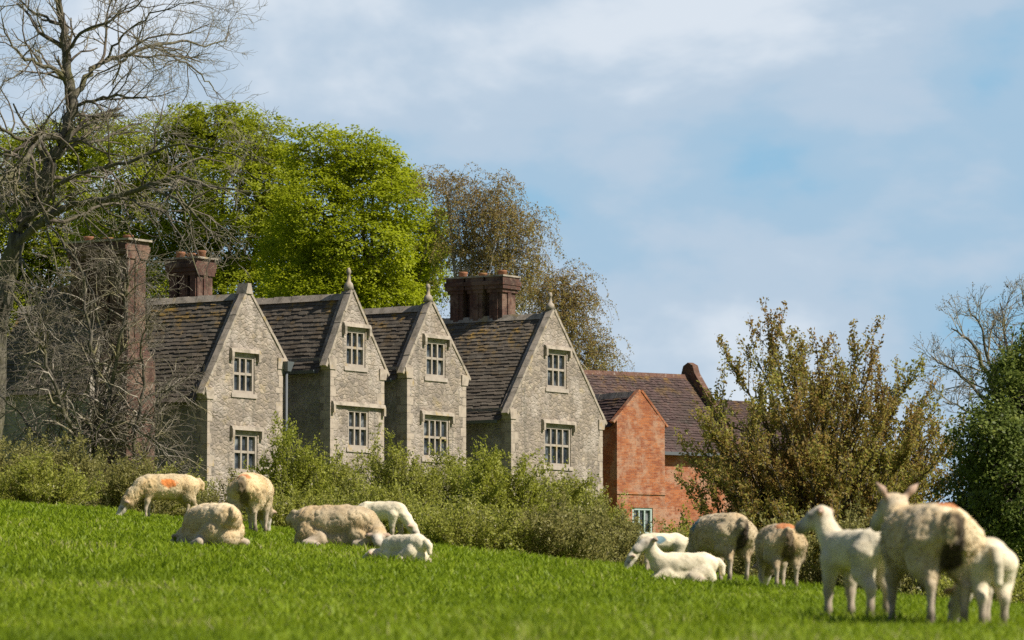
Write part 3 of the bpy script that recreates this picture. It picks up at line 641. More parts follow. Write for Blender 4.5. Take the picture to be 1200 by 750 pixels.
def px_poly(pts, Y0, yo, r0, r1, r, base):
    """photo pixel polyline -> world polyline near distance Y0, yo: depth offsets start,end"""
    n = len(pts); P = np.array([at(px, py, Y0+yo[0]+(yo[1]-yo[0])*i/(n-1)) for i, (px, py) in enumerate(pts)])
    # smooth resample
    t = np.linspace(0, n-1, (n-1)*4+1); Q = np.stack([np.interp(t, np.arange(n), P[:, k]) for k in range(3)], 1)
    for _ in range(2): Q[1:-1] = (Q[:-2]+2*Q[1:-1]+Q[2:])/4
    Q[1:-1] += r.normal(size=(len(Q)-2, 3))*.03
    return Q-base, np.linspace(r0, r1, len(Q))
def plant(name, base, label, cat, group=None):
    o = empty(name, base); tag(o, label, cat, group); return o
def add_tubes(name, polys, mat, parent, sides=5):
    if not polys: return None
    V, Fc = tubes(polys, sides); return link(name, npmesh(name, V, Fc, mat, True), parent)
def add_leaves(name, V, Fc, mat, parent, rng, rnd=None):
    return link(name, npmesh(name, V, Fc, mat, False, {'rnd': rnd if rnd is not None else rng.random(len(Fc))}), parent)

# --- big leafless ash on the left
def base_on(px, Y):
    x = (px-600)/F*Y; return np.array((x, Y, float(terrain(np.array([x]), np.array([Y]))[0])))
r = np.random.default_rng(11); AY = 112.0; ab = base_on(-12, AY)
ash = plant('ash_tree', ab, 'tall leafless ash tree with a leaning grey trunk and wide twiggy limbs', 'tree')
limbs = [
    ([(-12, 640), (-10, 520), (-2, 400), (6, 330), (20, 276), (44, 228), (60, 192), (76, 160), (86, 120), (80, 88), (73, 32), (68, 0), (62, -60), (60, -120)], (0, 0), .42, .06),
    ([(8, 300), (52, 256), (80, 241), (108, 234), (140, 232), (172, 218), (200, 210), (224, 212), (256, 220), (292, 226)], (0, -6), .16, .03),
    ([(172, 218), (205, 230), (228, 250), (246, 272), (270, 292)], (-3.5, -6), .07, .02),
    ([(140, 232), (190, 246), (210, 275), (225, 300), (236, 330)], (-3, -5), .05, .015),
    ([(86, 116), (104, 84), (124, 70), (152, 64), (180, 52), (212, 48), (240, 54), (266, 48)], (0, 4), .12, .02),
    ([(180, 52), (206, 66), (230, 82), (250, 104), (262, 116)], (2.2, 4), .05, .012),
    ([(90, 124), (116, 116), (136, 112), (160, 114), (182, 117)], (0, -2), .07, .02),
    ([(78, 163), (112, 168), (148, 150), (176, 140)], (0, 3), .08, .02),
    ([(76, 160), (44, 161), (30, 184), (14, 206), (-10, 216)], (0, -3), .15, .06),
    ([(44, 161), (20, 168), (4, 148), (-20, 140)], (-1, -3), .09, .03),
    ([(86, 108), (64, 78), (36, 72), (12, 56), (2, 20)], (0, -3), .10, .02),
    ([(68, 28), (40, 16), (16, -4), (-10, -30)], (0, 2), .06, .02),
    ([(78, 60), (100, 36), (130, 22), (160, 8), (190, -20)], (0, -2), .07, .015),
    ([(64, -20), (90, -60), (130, -90)], (0, 2), .06, .015), ([(62, -50), (30, -90), (0, -120)], (0, -2), .06, .015),
    ([(124, 70), (140, 44), (170, 22), (205, 6), (235, 2)], (1, -2), .05, .012),
    ([(60, 192), (30, 226), (10, 250), (-20, 262)], (0, 4), .09, .03),
    ([(52, 256), (78, 290), (100, 322), (116, 370), (122, 420), (114, 470)], (-1, -4), .06, .012),
    ([(20, 276), (30, 330), (44, 380), (40, 430)], (0, -3), .05, .012),
    ([(108, 234), (150, 262), (166, 300), (160, 350)], (-2, -4), .04, .012),
    ([(6, 330), (30, 370), (50, 430), (60, 490)], (0, -3), .05, .012), ([(44, 228), (62, 290), (72, 350), (66, 420)], (0, -3), .05, .012), ([(80, 240), (128, 280), (150, 340), (148, 410)], (-1, -4), .045, .012),
    ([(44, 228), (100, 200), (150, 190), (200, 170), (250, 175), (300, 188)], (0, -7), .09, .015),
]
main = [px_poly(p, AY, yo, a*.74, b*.75, r, ab) for p, yo, a, b in limbs]
out = [[], [], []]
for i, L in enumerate(main):
    low = i in (1, 2, 3, 17, 18, 19, 20, 21, 22, 23); dr = .10 if low else .0
    ramify(r, L, [(2.6, 2.3), (4.0, 1.0), (6.0, .5)], out, upbias=.12, droop=dr, dens=1.0 if 17 <= i <= 22 else (.6 if low else 1.05), tmin=.45 if i == 0 else .12, minr=.0055, wob=.24)
add_tubes('trunk', main[:1], M['bark_grey'], ash, 9)
for L in main[1:]: add_tubes('limb', [L], M['bark_grey'], ash, 7)
add_tubes('twigwork', out[2], M['twig_dark'], ash, 5); add_tubes('twigs', out[1]+out[0], M['twig_grey'], ash, 3)

# --- tangled thorn in front of the brick stack
r = np.random.default_rng(23); TY = 106.0; tb = base_on(112, TY)
thorn = plant('thorn_tree', tb, 'low tangled leafless thorn tree with mossy stems before the brick chimney', 'tree')
stems = [([(112, 600), (108, 520), (116, 450), (104, 390), (98, 330), (88, 290)], (0, 1), .09, .02), ([(110, 590), (84, 500), (60, 440), (44, 392), (30, 360)], (0, -1.5), .08, .02),
         ([(114, 590), (140, 520), (166, 470), (196, 450), (222, 472)], (0, 1.5), .07, .015), ([(113, 580), (126, 470), (142, 400), (150, 330), (146, 300)], (0, -1), .08, .015),
         ([(110, 600), (76, 540), (40, 505), (8, 470), (-14, 458)], (0, 1), .07, .015), ([(112, 560), (122, 500), (150, 490), (184, 520), (206, 548)], (0, -1.5), .06, .015), ([(150, 590), (158, 520), (168, 450), (164, 400), (176, 370)], (0, -1), .06, .015), ([(152, 580), (176, 510), (186, 470), (204, 440)], (0, 0), .05, .015)]
main = [px_poly(p, TY, yo, a, b, r, tb) for p, yo, a, b in stems]; out = [[], [], []]
for L in main: ramify(r, L, [(5.0, 1.6), (4.6, .85), (3.2, .45)], out, upbias=.02, droop=.12, tmin=.15, minr=.007, wob=.3)
for L in main: add_tubes('stem', [L], M['bark_grey'], thorn, 6)
add_tubes('branches', out[2]+out[1][::2], M['twig_grey'], thorn, 3); add_tubes('twigs', out[1][1::2]+out[0], M['twig_dark'], thorn, 3)

# --- leafy crowns from clumps
def crown_from_blobs(name, px0, Y0, blobs, mat, barkmat, label, cat='tree', n_spray=900, per=44, spray=.75, leaf=.2, seed=1, flat=.8, group=None, trunk_r=.35, shell=.55, aspect=.65, leafname='crown'):
    r = np.random.default_rng(seed); b = base_on(px0, Y0); o = plant(name, b, label, cat, group)
    C, Rr = [], []
    for (px, py, rx, rz, dy) in blobs:
        c = at(px, py, Y0+dy); k = (Y0+dy)/F; C.append(c-b); Rr.append((rx*k, (rx+rz)/2*k*.95, rz*k))
    C = np.array(C); Rr = np.array(Rr); vol = Rr.prod(1)**(2/3.); w = vol/vol.sum(); bi = r.choice(len(C), n_spray, p=w)
    d = unit(r.normal(size=(n_spray, 3))); rad = 1-(1-shell)*r.random(n_spray)**1.5
    rad *= r.uniform(.88, 1.12, n_spray)
    P = C[bi]+d*Rr[bi]*rad[:, None]
    sn = unit(np.array((0, 0, flat))+d*.55+r.normal(size=(n_spray, 3))*.25)
    # leaves
    si = np.repeat(np.arange(n_spray), per); m = len(si); t1 = r.normal(size=(m, 3)); nn = sn[si]; t1 -= (t1*nn).sum(1)[:, None]*nn
    t1 = unit(t1)*np.sqrt(r.random(m))[:, None]*(spray*r.uniform(.5, 1.2, n_spray))[si][:, None]
    LP = P[si]+t1+nn*(r.normal(size=m)*.09)[:, None]-np.array((0, 0, 1.))*((np.linalg.norm(t1, axis=1)**2)*.18)[:, None]
    V, Fc = leaf_quads(LP, nn+r.normal(size=(m, 3))*.45, np.full(m, leaf), r, aspect)
    rn = np.clip(np.repeat(r.normal(.5, .17, n_spray), per)+r.normal(0, .14, m), 0, 1)
    add_leaves(leafname, V, Fc, mat, o, r, rn)
    # trunk and limbs
    top = C[np.argmax(C[:, 2])]; polys = []
    t_ = np.linspace(0, 1, 10)[:, None]; ctr = C.mean(0); tp = np.concatenate([(0, 0, -.5)+(ctr*np.array((1, 1, .75))-np.array((0, 0, -.5)))*t_])
    tp[1:-1] += r.normal(size=(8, 3))*.08; polys.append((tp, np.linspace(trunk_r, trunk_r*.55, 10)))
    for c, rr in zip(C, Rr):
        k = r.integers(4, 9); s = tp[k]; e = c+np.array((0, 0, rr[2]*.2)); mid = (s+e)/2+np.array((0, 0, .1*np.linalg.norm(e-s)))
        t2 = np.linspace(0, 1, 8)[:, None]; q = (1-t2)**2*s+2*t2*(1-t2)*mid+t2**2*e; q[1:-1] += r.normal(size=(6, 3))*.06
        polys.append((q, np.linspace(trunk_r*.4, .05, 8)))
    pick = r.choice(n_spray, min(260, n_spray), replace=False)
    tw = []
    for i in pick:
        s = C[bi[i]]+(P[i]-C[bi[i]])*.15; e = P[i]; t2 = np.linspace(0, 1, 5)[:, None]; q = s+(e-s)*t2; q[1:-1] += r.normal(size=(3, 3))*.1; tw.append((q, np.linspace(.04, .012, 5)))
    add_tubes('trunk', polys, barkmat, o, 7); add_tubes('twigwork', tw, barkmat, o, 4)
    return o
crown_from_blobs('lime_tree', 425, 204, [(420, 200, 50, 48, 0), (375, 180, 45, 36, 1), (455, 240, 48, 40, -2), (480, 290, 44, 36, 0), (430, 290, 60, 50, -3), (370, 250, 55, 55, -1), (390, 320, 70, 46, 0), (495, 330, 34, 30, 1), (460, 340, 50, 36, 2), (350, 300, 50, 50, 2), (508, 265, 22, 22, 0), (440, 192, 36, 30, -1), (500, 300, 30, 24, -1), (470, 215, 28, 22, 1), (400, 345, 70, 34, -3), (455, 352, 50, 30, -3), (350, 345, 50, 34, -2)],
                 M['leaf_lime'], M['bark_brown'], 'broad tree in bright yellow green leaf rising behind the second and third gables', n_spray=3300, per=36, spray=.6, leaf=.16, seed=31, flat=1.3)
crown_from_blobs('lime_tree', 255, 214, [(250, 165, 60, 44, 0), (300, 170, 50, 40, -2), (200, 175, 55, 48, 2), (150, 190, 50, 55, 0), (280, 230, 70, 55, -3), (200, 250, 70, 55, 0), (320, 210, 45, 45, 0), (290, 290, 60, 50, 0), (140, 270, 60, 60, 2), (225, 310, 60, 45, 0), (330, 260, 40, 50, 1), (275, 140, 30, 22, 0), (215, 142, 26, 22, 0), (200, 340, 70, 36, -2), (285, 340, 70, 36, -2), (140, 330, 50, 40, 0), (330, 320, 50, 40, -1)],
                 M['leaf_mid'], M['bark_brown'], 'round olive green tree behind the leafless ash and the first gable', n_spray=3800, per=34, spray=.62, leaf=.17, seed=32, flat=1.2)
crown_from_blobs('lime_tree', 50, 224, [(60, 190, 60, 50, 0), (110, 165, 40, 36, 0), (10, 210, 60, 55, 2), (70, 260, 70, 60, 0), (0, 290, 60, 60, 0), (-50, 240, 60, 60, 0), (110, 300, 50, 50, 0), (30, 350, 60, 55, 1), (-30, 360, 70, 60, 0)],
                 M['leaf_mid'], M['bark_brown'], 'dull green tree at the far left behind the leaning ash trunk', n_spray=3000, per=34, spray=.62, leaf=.18, seed=33, flat=1.2)
# --- evergreen on the right and a lower dark mass under it
crown_from_blobs('evergreen_tree', 1200, 88, [(1195, 470, 45, 55, 0), (1165, 520, 50, 50, -1), (1210, 430, 40, 36, 1), (1150, 590, 48, 55, 0), (1200, 580, 60, 70, -1.5), (1170, 650, 60, 50, -1), (1230, 660, 70, 60, 0), (1130, 640, 40, 45, 1), (1250, 520, 60, 70, 0), (1120, 690, 36, 30, 0), (1215, 400, 20, 20, 0)],
                 M['leaf_yew'], M['bark_brown'], 'dense dark evergreen tree at the right edge behind the big ewe', n_spray=2000, per=42, spray=.30, leaf=.085, seed=34, trunk_r=.18, shell=.5, flat=.4)
# --- weeping birches
def birch(px0, Y0, blobs, label, seed, n=700, lean=0):
    r = np.random.default_rng(seed); b = base_on(px0, Y0); o = plant('birch_tree', b, label, 'tree'); k = Y0/F
    C = np.array([at(px, py, Y0+dy)-b for px, py, rx, rz, dy in blobs]); Rr = np.array([(rx*k, rx*k, rz*k) for px, py, rx, rz, dy in blobs])
    w = (Rr[:, 0]*Rr[:, 2]); w = w/w.sum(); bi = r.choice(len(C), n, p=w); d = unit(r.normal(size=(n, 3))); S0 = C[bi]+d*Rr[bi]*(r.random(n)**.5)[:, None]
    strands, LP, LN = [], [], []
    for s in S0:
        l = r.uniform(.8, 2.6); out_ = r.normal(size=3)*np.array((.5, .5, .2)); p, rd = wander(r, s, out_+np.array((0, 0, .25)), l, .009, .004, 9, .14, (0, 0, -.75))
        strands.append((p, rd)); m = int(l*21); t_ = r.uniform(.1, 1, m)*9; i = np.minimum(t_.astype(int), 8); f = (t_-i)[:, None]
        LP.append(p[i]*(1-f)+p[i+1]*f+r.normal(size=(m, 3))*.07)
    LP = np.concatenate(LP); V, Fc = leaf_quads(LP, r.normal(size=(len(LP), 3)), np.full(len(LP), .095), r, .6, np.array([[0, 0, -1.]]))
    add_leaves('crown', V, Fc, M['leaf_birch'], o, r, np.clip(r.normal(.5, .22, len(Fc))+np.clip((LP[:, 2].mean()-LP[:, 2])*.05, -.25, .25), 0, 1))
    top = C[np.argmax(C[:, 2])]+np.array((0, 0, .3)); t2 = np.linspace(0, 1, 12)[:, None]; tp = np.array((0, 0, -.5))+(top-np.array((0, 0, -.5)))*t2; tp[1:-1] += r.normal(size=(10, 3))*.1
    polys = [(tp, np.linspace(.22, .03, 12))]
    for c in C:
        s = tp[r.integers(5, 10)]; e = c+np.array((0, 0, .4)); mid = (s+e)/2+np.array((0, 0, .5)); t3 = np.linspace(0, 1, 8)[:, None]; polys.append(((1-t3)**2*s+2*t3*(1-t3)*mid+t3**2*e, np.linspace(.08, .02, 8)))
    add_tubes('trunk', polys, M['bark_birch'], o, 7); add_tubes('twigwork', strands, M['twig_dark'], o, 3)
birch(575, 192, [(535, 225, 26, 26, 0), (560, 250, 30, 34, 0), (590, 250, 26, 30, -1), (605, 280, 28, 40, 0), (580, 300, 40, 36, 1), (545, 290, 30, 40, 0), (615, 330, 24, 40, 0), (520, 215, 14, 16, 0), (570, 345, 50, 30, 0), (622, 262, 12, 14, 0), (585, 222, 14, 14, 0)], 'weeping birch with bronze young leaves behind the right hand chimney stack', 41, 1250)
birch(672, 186, [(660, 330, 14, 18, 0), (675, 350, 18, 26, 0), (655, 375, 22, 30, 0), (682, 400, 16, 34, 0), (706, 412, 10, 20, 0), (700, 460, 12, 40, -2), (640, 350, 14, 20, 0), (690, 440, 14, 34, 0)], 'smaller weeping birch drooping beside the rightmost stone gable', 42, 700)
# --- bronze cherry with spiky shoots
def spiky(name, px0, Y0, tips, label, seed, mat, nleaf=30, leaf=.1, cat='tree', sub=((3.2, 1.2), (3.0, .7)), base_y=None, stemr=.09):
    r = np.random.default_rng(seed); b = base_on(px0, Y0); o = plant(name, b, label, cat); main, out = [], [[], [], []]
    for (px, py, dy) in tips:
        e = at(px, py+(24 if py < 520 else 6), Y0+dy)-b; s = np.array((r.normal()*.15, r.normal()*.15, -.1)); mid = np.array((e[0]*.30, e[1]*.30, e[2]*.52)); t_ = np.linspace(0, 1, 14)[:, None]
        q = (1-t_)**2*s+2*t_*(1-t_)*mid+t_**2*e; q[1:-1] += r.normal(size=(12, 3))*.05; main.append((q, np.linspace(stemr, .012, 14)))
    for L in main: ramify(r, L, list(sub), out, upbias=.5, tmin=.22, minr=.006, ang=(.35, .8), wob=.08)
    LP, LD = [], []
    shoots = out[0]+out[1]+[(L[0][8:], L[1][8:]) for L in main]
    for p, rd in shoots:
        l = np.linalg.norm(p[-1]-p[0]); m = int(nleaf*l*r.uniform(.6, 1.2))+4; n = len(p)-1; t_ = r.uniform(.15, 1.02, m)*n; i = np.clip(t_.astype(int), 0, n-1); f = (t_-i)[:, None]
        LP.append(p[i]*(1-f)+p[i+1]*f+r.normal(size=(m, 3))*.045); LD.append(np.repeat(unit(p[-1]-p[0])[None], m, 0))
    LP = np.concatenate(LP); LD = np.concatenate(LD)
    V, Fc = leaf_quads(LP, r.normal(size=(len(LP), 3))+np.array((0, 0, .4)), np.full(len(LP), leaf), r, .55, LD*.7)
    zz = (LP[:, 2]-LP[:, 2].min())/(np.ptp(LP[:, 2])+.01)
    cl = vnoise(LP*.9, seed); add_leaves('crown', V, Fc, mat, o, r, np.clip(r.normal(.45, .2, len(Fc))+(cl-.5)*.6, 0, 1))
    add_tubes('trunk', main, M['bark_brown'], o, 6); add_tubes('twigwork', out[0]+out[1]+out[2], M['twig_dark'], o, 3)
r = np.random.default_rng(50)
tips = [(862, 405, 0), (885, 395, 1), (903, 368, 0), (925, 385, -1), (940, 395, 1), (958, 392, 0), (985, 400, 0), (1005, 388, 1), (1020, 410, -1), (1040, 425, 0), (1060, 430, 1), (1080, 450, 0), (1100, 480, 0),
        (845, 450, 0), (830, 480, -1), (815, 500, 0), (815, 540, 1), (822, 590, -1), (1110, 520, 0), (1115, 570, 0), (1095, 540, -2), (870, 470, -2), (910, 450, -2), (950, 450, -2), (990, 460, -2), (1030, 480, -2), (1060, 510, -2),
        (850, 560, -2.5), (900, 540, -2.5), (950, 530, -2.5), (1000, 550, -2.5), (1050, 570, -2.5), (880, 620, -2.5), (930, 610, -3), (980, 610, -3), (1030, 620, -3), (840, 620, -2), (1080, 600, -2), (1000, 500, 2), (930, 500, 2), (880, 520, 2), (1045, 455, 1), (1070, 475, -1), (1090, 505, 1), (1020, 440, 1), (970, 420, 1), (1060, 540, 1), (1085, 560, -1), (1040, 520, 2), (1010, 600, 1), (900, 600, 1), (850, 520, 1), (1118, 500, 1), (1128, 545, 0), (1130, 600, 0), (1100, 455, 1), (1120, 640, -1), (832, 550, -1), (818, 620, 0)]
spiky('cherry_tree', 965, 96, tips, 'wide bushy tree with bronze leaves and upright spiky shoots behind the lambs', 51, M['leaf_cherry'], nleaf=38, leaf=.088, sub=((4.4, 1.35), (4.0, .5)))
# --- grey bare tree at far right
r = np.random.default_rng(61); GY = 130.0; gb_ = base_on(1185, GY); gt = plant('leafless_tree', gb_, 'grey leafless tree with fine twigs above the dark evergreen at right', 'tree')
stems = [([(1185, 640), (1180, 540), (1165, 450), (1140, 400), (1115, 385)], (0, -1), .12, .02), ([(1182, 560), (1185, 460), (1180, 400), (1172, 355)], (0, 1), .11, .02), ([(1184, 560), (1200, 470), (1205, 400), (1200, 340)], (0, -1), .11, .02),
         ([(1175, 500), (1145, 455), (1110, 430), (1092, 418)], (0, 1), .07, .015), ([(1172, 480), (1160, 420), (1150, 380), (1135, 362)], (0, 0), .07, .015), ([(1195, 500), (1225, 430), (1235, 370)], (0, 1), .08, .02), ([(1170, 510), (1135, 480), (1105, 470)], (0, -1), .06, .015)]
main = [px_poly(p, GY, yo, a, b, r, gb_) for p, yo, a, b in stems]; out = [[], [], []]
for L in main: ramify(r, L, [(4.5, 1.3), (5.0, .75), (5.0, .4)], out, upbias=.2, tmin=.3, minr=.008, wob=.18)
for L in main: add_tubes('limb', [L], M['bark_grey'], gt, 6)
add_tubes('twigs', out[2]+out[1]+out[0], M['twig_grey'], gt, 3)
ends = np.concatenate([p[1:] for p, _ in out[0]]); V, Fc = leaf_quads(ends+r.normal(size=ends.shape)*.03, r.normal(size=ends.shape), np.full(len(ends), .05), r, .7); add_leaves('buds', V, Fc, M['bud'], gt, r)

# --- scrubby shrubs of the hedge between field and house
def shrub(px, Y0, ptop, half, label, seed, mat, nst=26, leaf=.075, depth=1.3, dens=1.0, lo=None):
    r = np.random.default_rng(seed); b = base_on(px, Y0); k = Y0/F; top = at(px, ptop, Y0)[2]-b[2]; W_ = half*k
    o = plant('shrub', b, label, 'shrub'); main, out = [], [[], [], []]
    for i in range(nst):
        a = r.uniform(-1, 1); h = top*(1-.45*abs(a)**2.2)*r.uniform(.55, 1.04); e = np.array((a*W_, r.uniform(-1, 1)*depth, h)); s = np.array((a*W_*.5, r.normal()*.4, -.1))
        mid = (s*.4+e*.6)+np.array((0, 0, .25*h)); mid[0] = s[0]*.6+e[0]*.4; t_ = np.linspace(0, 1, 9)[:, None]; q = (1-t_)**2*s+2*t_*(1-t_)*mid+t_**2*e; q[1:-1] += r.normal(size=(7, 3))*.04
        main.append((q, np.linspace(.025, .007, 9)))
    for L in main: ramify(r, L, [(3.6*dens, .85), (3.0, .4)], out, upbias=.35, tmin=.08, minr=.005, ang=(.3, .9), wob=.12)
    LP, LD = [], []
    for p, rd in out[0]+out[1]+[(L[0][3:], L[1][3:]) for L in main]:
        l = np.linalg.norm(p[-1]-p[0]); m = int(50*l*r.uniform(.6, 1.3))+4; n = len(p)-1; t_ = r.uniform(.1, 1.02, m)*n; i = np.clip(t_.astype(int), 0, n-1); f = (t_-i)[:, None]
        LP.append(p[i]*(1-f)+p[i+1]*f+r.normal(size=(m, 3))*.04); LD.append(np.repeat(unit(p[-1]-p[0])[None], m, 0))
    LP = np.concatenate(LP); LD = np.concatenate(LD); V, Fc = leaf_quads(LP, r.normal(size=(len(LP), 3))+np.array((0, 0, .3)), np.full(len(LP), leaf), r, .5, LD*.8)
    cl = vnoise(LP*1.1, seed); add_leaves('foliage', V, Fc, mat, o, r, np.clip(r.normal(.45, .22, len(Fc))+(cl-.5)*.5, 0, 1))
    add_tubes('stems', main+out[1]+out[0][::2], M['twig_hedge'], o, 3)
HD, HBR, HDRY = M['leaf_hedge'], M['leaf_hedge_bright'], M['leaf_hedge_dry']
SHR = [(-20, 96, 520, 70, 'olive scrub bush at the left edge below the ash tree', HDRY), (70, 98, 522, 60, 'brownish scrub bush under the tangled thorn tree', HDRY), (150, 95, 548, 50, 'low dull shrub behind the sheep with the orange side mark', HDRY), (205, 97, 566, 42, 'low leafy shrub at the foot of the first gable, left of its window', HD),
       (268, 94, 578, 36, 'small shrub between the two standing left hand ewes', HDRY), (340, 92, 522, 46, 'fresh green bush rising against the first gable and downpipe', HBR), (398, 95, 545, 46, 'rounded olive bush under the second gable', HD), (462, 92, 528, 50, 'sallow bush with pale catkins below the third gable', HD),
       (528, 95, 552, 48, 'greyish sallow bush between the third gable and the rightmost stone gable', HD), (588, 90, 542, 50, 'tall yellowish sallow bush in front of the shaded wall beside the widest gable', HBR), (648, 92, 568, 46, 'dense olive bush under the widest stone gable', HD), (690, 88, 592, 36, 'ragged shrub at the right corner of the stone house', HD),
       (715, 84, 606, 30, 'thin shrub beside the brick bay window', HDRY), (440, 84, 584, 60, 'low bramble mound behind the grazing white lamb', HD), (560, 80, 602, 60, 'low bramble mound in the middle of the field edge', HD), (655, 80, 612, 56, 'low weedy bramble nearest the blue marked lamb', HDRY), (805, 90, 622, 46, 'leafy green bush at the foot of the brick house', HBR),
       (775, 82, 645, 30, 'low brambles behind the small blue marked lamb', HDRY), (860, 78, 632, 60, 'dark undergrowth bush behind the blue shouldered ewe', HDRY), (960, 76, 622, 76, 'undergrowth bush behind the lamb that looks left', HDRY), (1150, 66, 668, 50, 'low undergrowth under the dark evergreen at the right edge', HD), (1068, 74, 618, 64, 'undergrowth bush behind the big ewe', HDRY), (340, 86, 592, 50, 'low grassy scrub behind the lying ewe', HD), (30, 90, 556, 60, 'low scrub at the left end of the field crest', HD)]
for i, (px, Y0, pt, hf, lab, mt) in enumerate(SHR):
    shrub(px, Y0, pt-1, hf*1.12, lab, 200+i, mt, nst=38 if hf > 40 else 28, dens=1.3, leaf=.07)

# ------------------------------------------------------------------ sheep
def seg_d(P, a, b, ra, rb, sy):
    A, Bv = np.array(a, float), np.array(b, float); q = P.copy(); sc = np.array((1, 1/sy, 1)); A = A*sc; Bv = Bv*sc; q = q*sc
    ba = Bv-A; L = max(np.dot(ba, ba), 1e-9); t = np.clip(((q-A)@ba)/L, 0, 1)
    return np.linalg.norm(q-(A+t[:, None]*ba), axis=1)-(ra+(rb-ra)*t)
def surface(chains, h=.014, k=.016, pad=.06):
    """chains: list of (zone, [(x,y,z,r)...], sy). smooth union -> mesh by surface nets"""
    pts = np.array([p[:3] for c in chains for p in c[1]]); rd = np.array([p[3] for c in chains for p in c[1]])
    lo = (pts-rd[:, None]).min(0)-pad; hi = (pts+rd[:, None]).max(0)+pad; n = np.ceil((hi-lo)/h).astype(int)+1
    ax = [lo[i]+h*np.arange(n[i]) for i in range(3)]; G = np.stack(np.meshgrid(*ax, indexing='ij'), -1).reshape(-1, 3)
    acc = np.zeros(len(G))
    for z, c, sy in chains:
        for a, b in zip(c[:-1], c[1:]):
            m = np.ones(len(G), bool); d = seg_d(G, a[:3], b[:3], a[3], b[3], sy); acc += np.exp(-np.clip(d, -.35, .6)/k)
    f = (-k*np.log(acc+1e-30)).reshape(n); ins = f < 0
    c8 = [f[i:n[0]-1+i, j:n[1]-1+j, l:n[2]-1+l] for i in (0, 1) for j in (0, 1) for l in (0, 1)]; offs = [(i, j, l) for i in (0, 1) for j in (0, 1) for l in (0, 1)]
    sg = np.stack([c < 0 for c in c8]); act = sg.any(0) & ~sg.all(0); ci = np.argwhere(act); sel = [c[act] for c in c8]
    sm = np.zeros((len(ci), 3)); cnt = np.zeros(len(ci))
    for a in range(8):
        for b in range(a+1, 8):
            if sum(abs(x-y) for x, y in zip(offs[a], offs[b])) != 1: continue
            fa, fb = sel[a], sel[b]; cr = (fa < 0) != (fb < 0); t = np.where(cr, fa/(fa-fb+1e-12), 0)
            p = np.array(offs[a])+t[:, None]*(np.array(offs[b])-np.array(offs[a])); sm += np.where(cr[:, None], p, 0); cnt += cr
    V = lo+h*(ci+sm/cnt[:, None]); vid = -np.ones(act.shape, int); vid[act] = np.arange(len(ci)); Fs = []
    for a in range(3):
        b, c = (a+1) % 3, (a+2) % 3
        s0 = [slice(1, -1)]*3; s1 = [slice(1, -1)]*3; s0[a] = slice(0, -1); s1[a] = slice(1, None)
        A0, A1 = ins[tuple(s0)], ins[tuple(s1)]; E = np.argwhere(A0 != A1); 
        off = np.array([1, 1, 1]); off[a] = 0; E2 = E+off; fl = A0[tuple(E.T)]
        db = np.zeros(3, int); db[b] = 1; dc = np.zeros(3, int); dc[c] = 1
        q = np.stack([vid[tuple((E2-db-dc).T)], vid[tuple((E2-dc).T)], vid[tuple(E2.T)], vid[tuple((E2-db).T)]], 1)
        q[~fl] = q[~fl][:, ::-1]; Fs.append(q)
    return V, np.concatenate(Fs)
def vnormals(V, Fc):
    n = np.cross(V[Fc[:, 2]]-V[Fc[:, 0]], V[Fc[:, 3]]-V[Fc[:, 1]]); N = np.zeros_like(V)
    for k in range(4): np.add.at(N, Fc[:, k], n)
    return unit(N)
def rotz(p, c, a):
    x, y = p[0]-c[0], p[1]-c[1]; return (c[0]+x*math.cos(a)-y*math.sin(a), c[1]+x*math.sin(a)+y*math.cos(a), *p[2:])
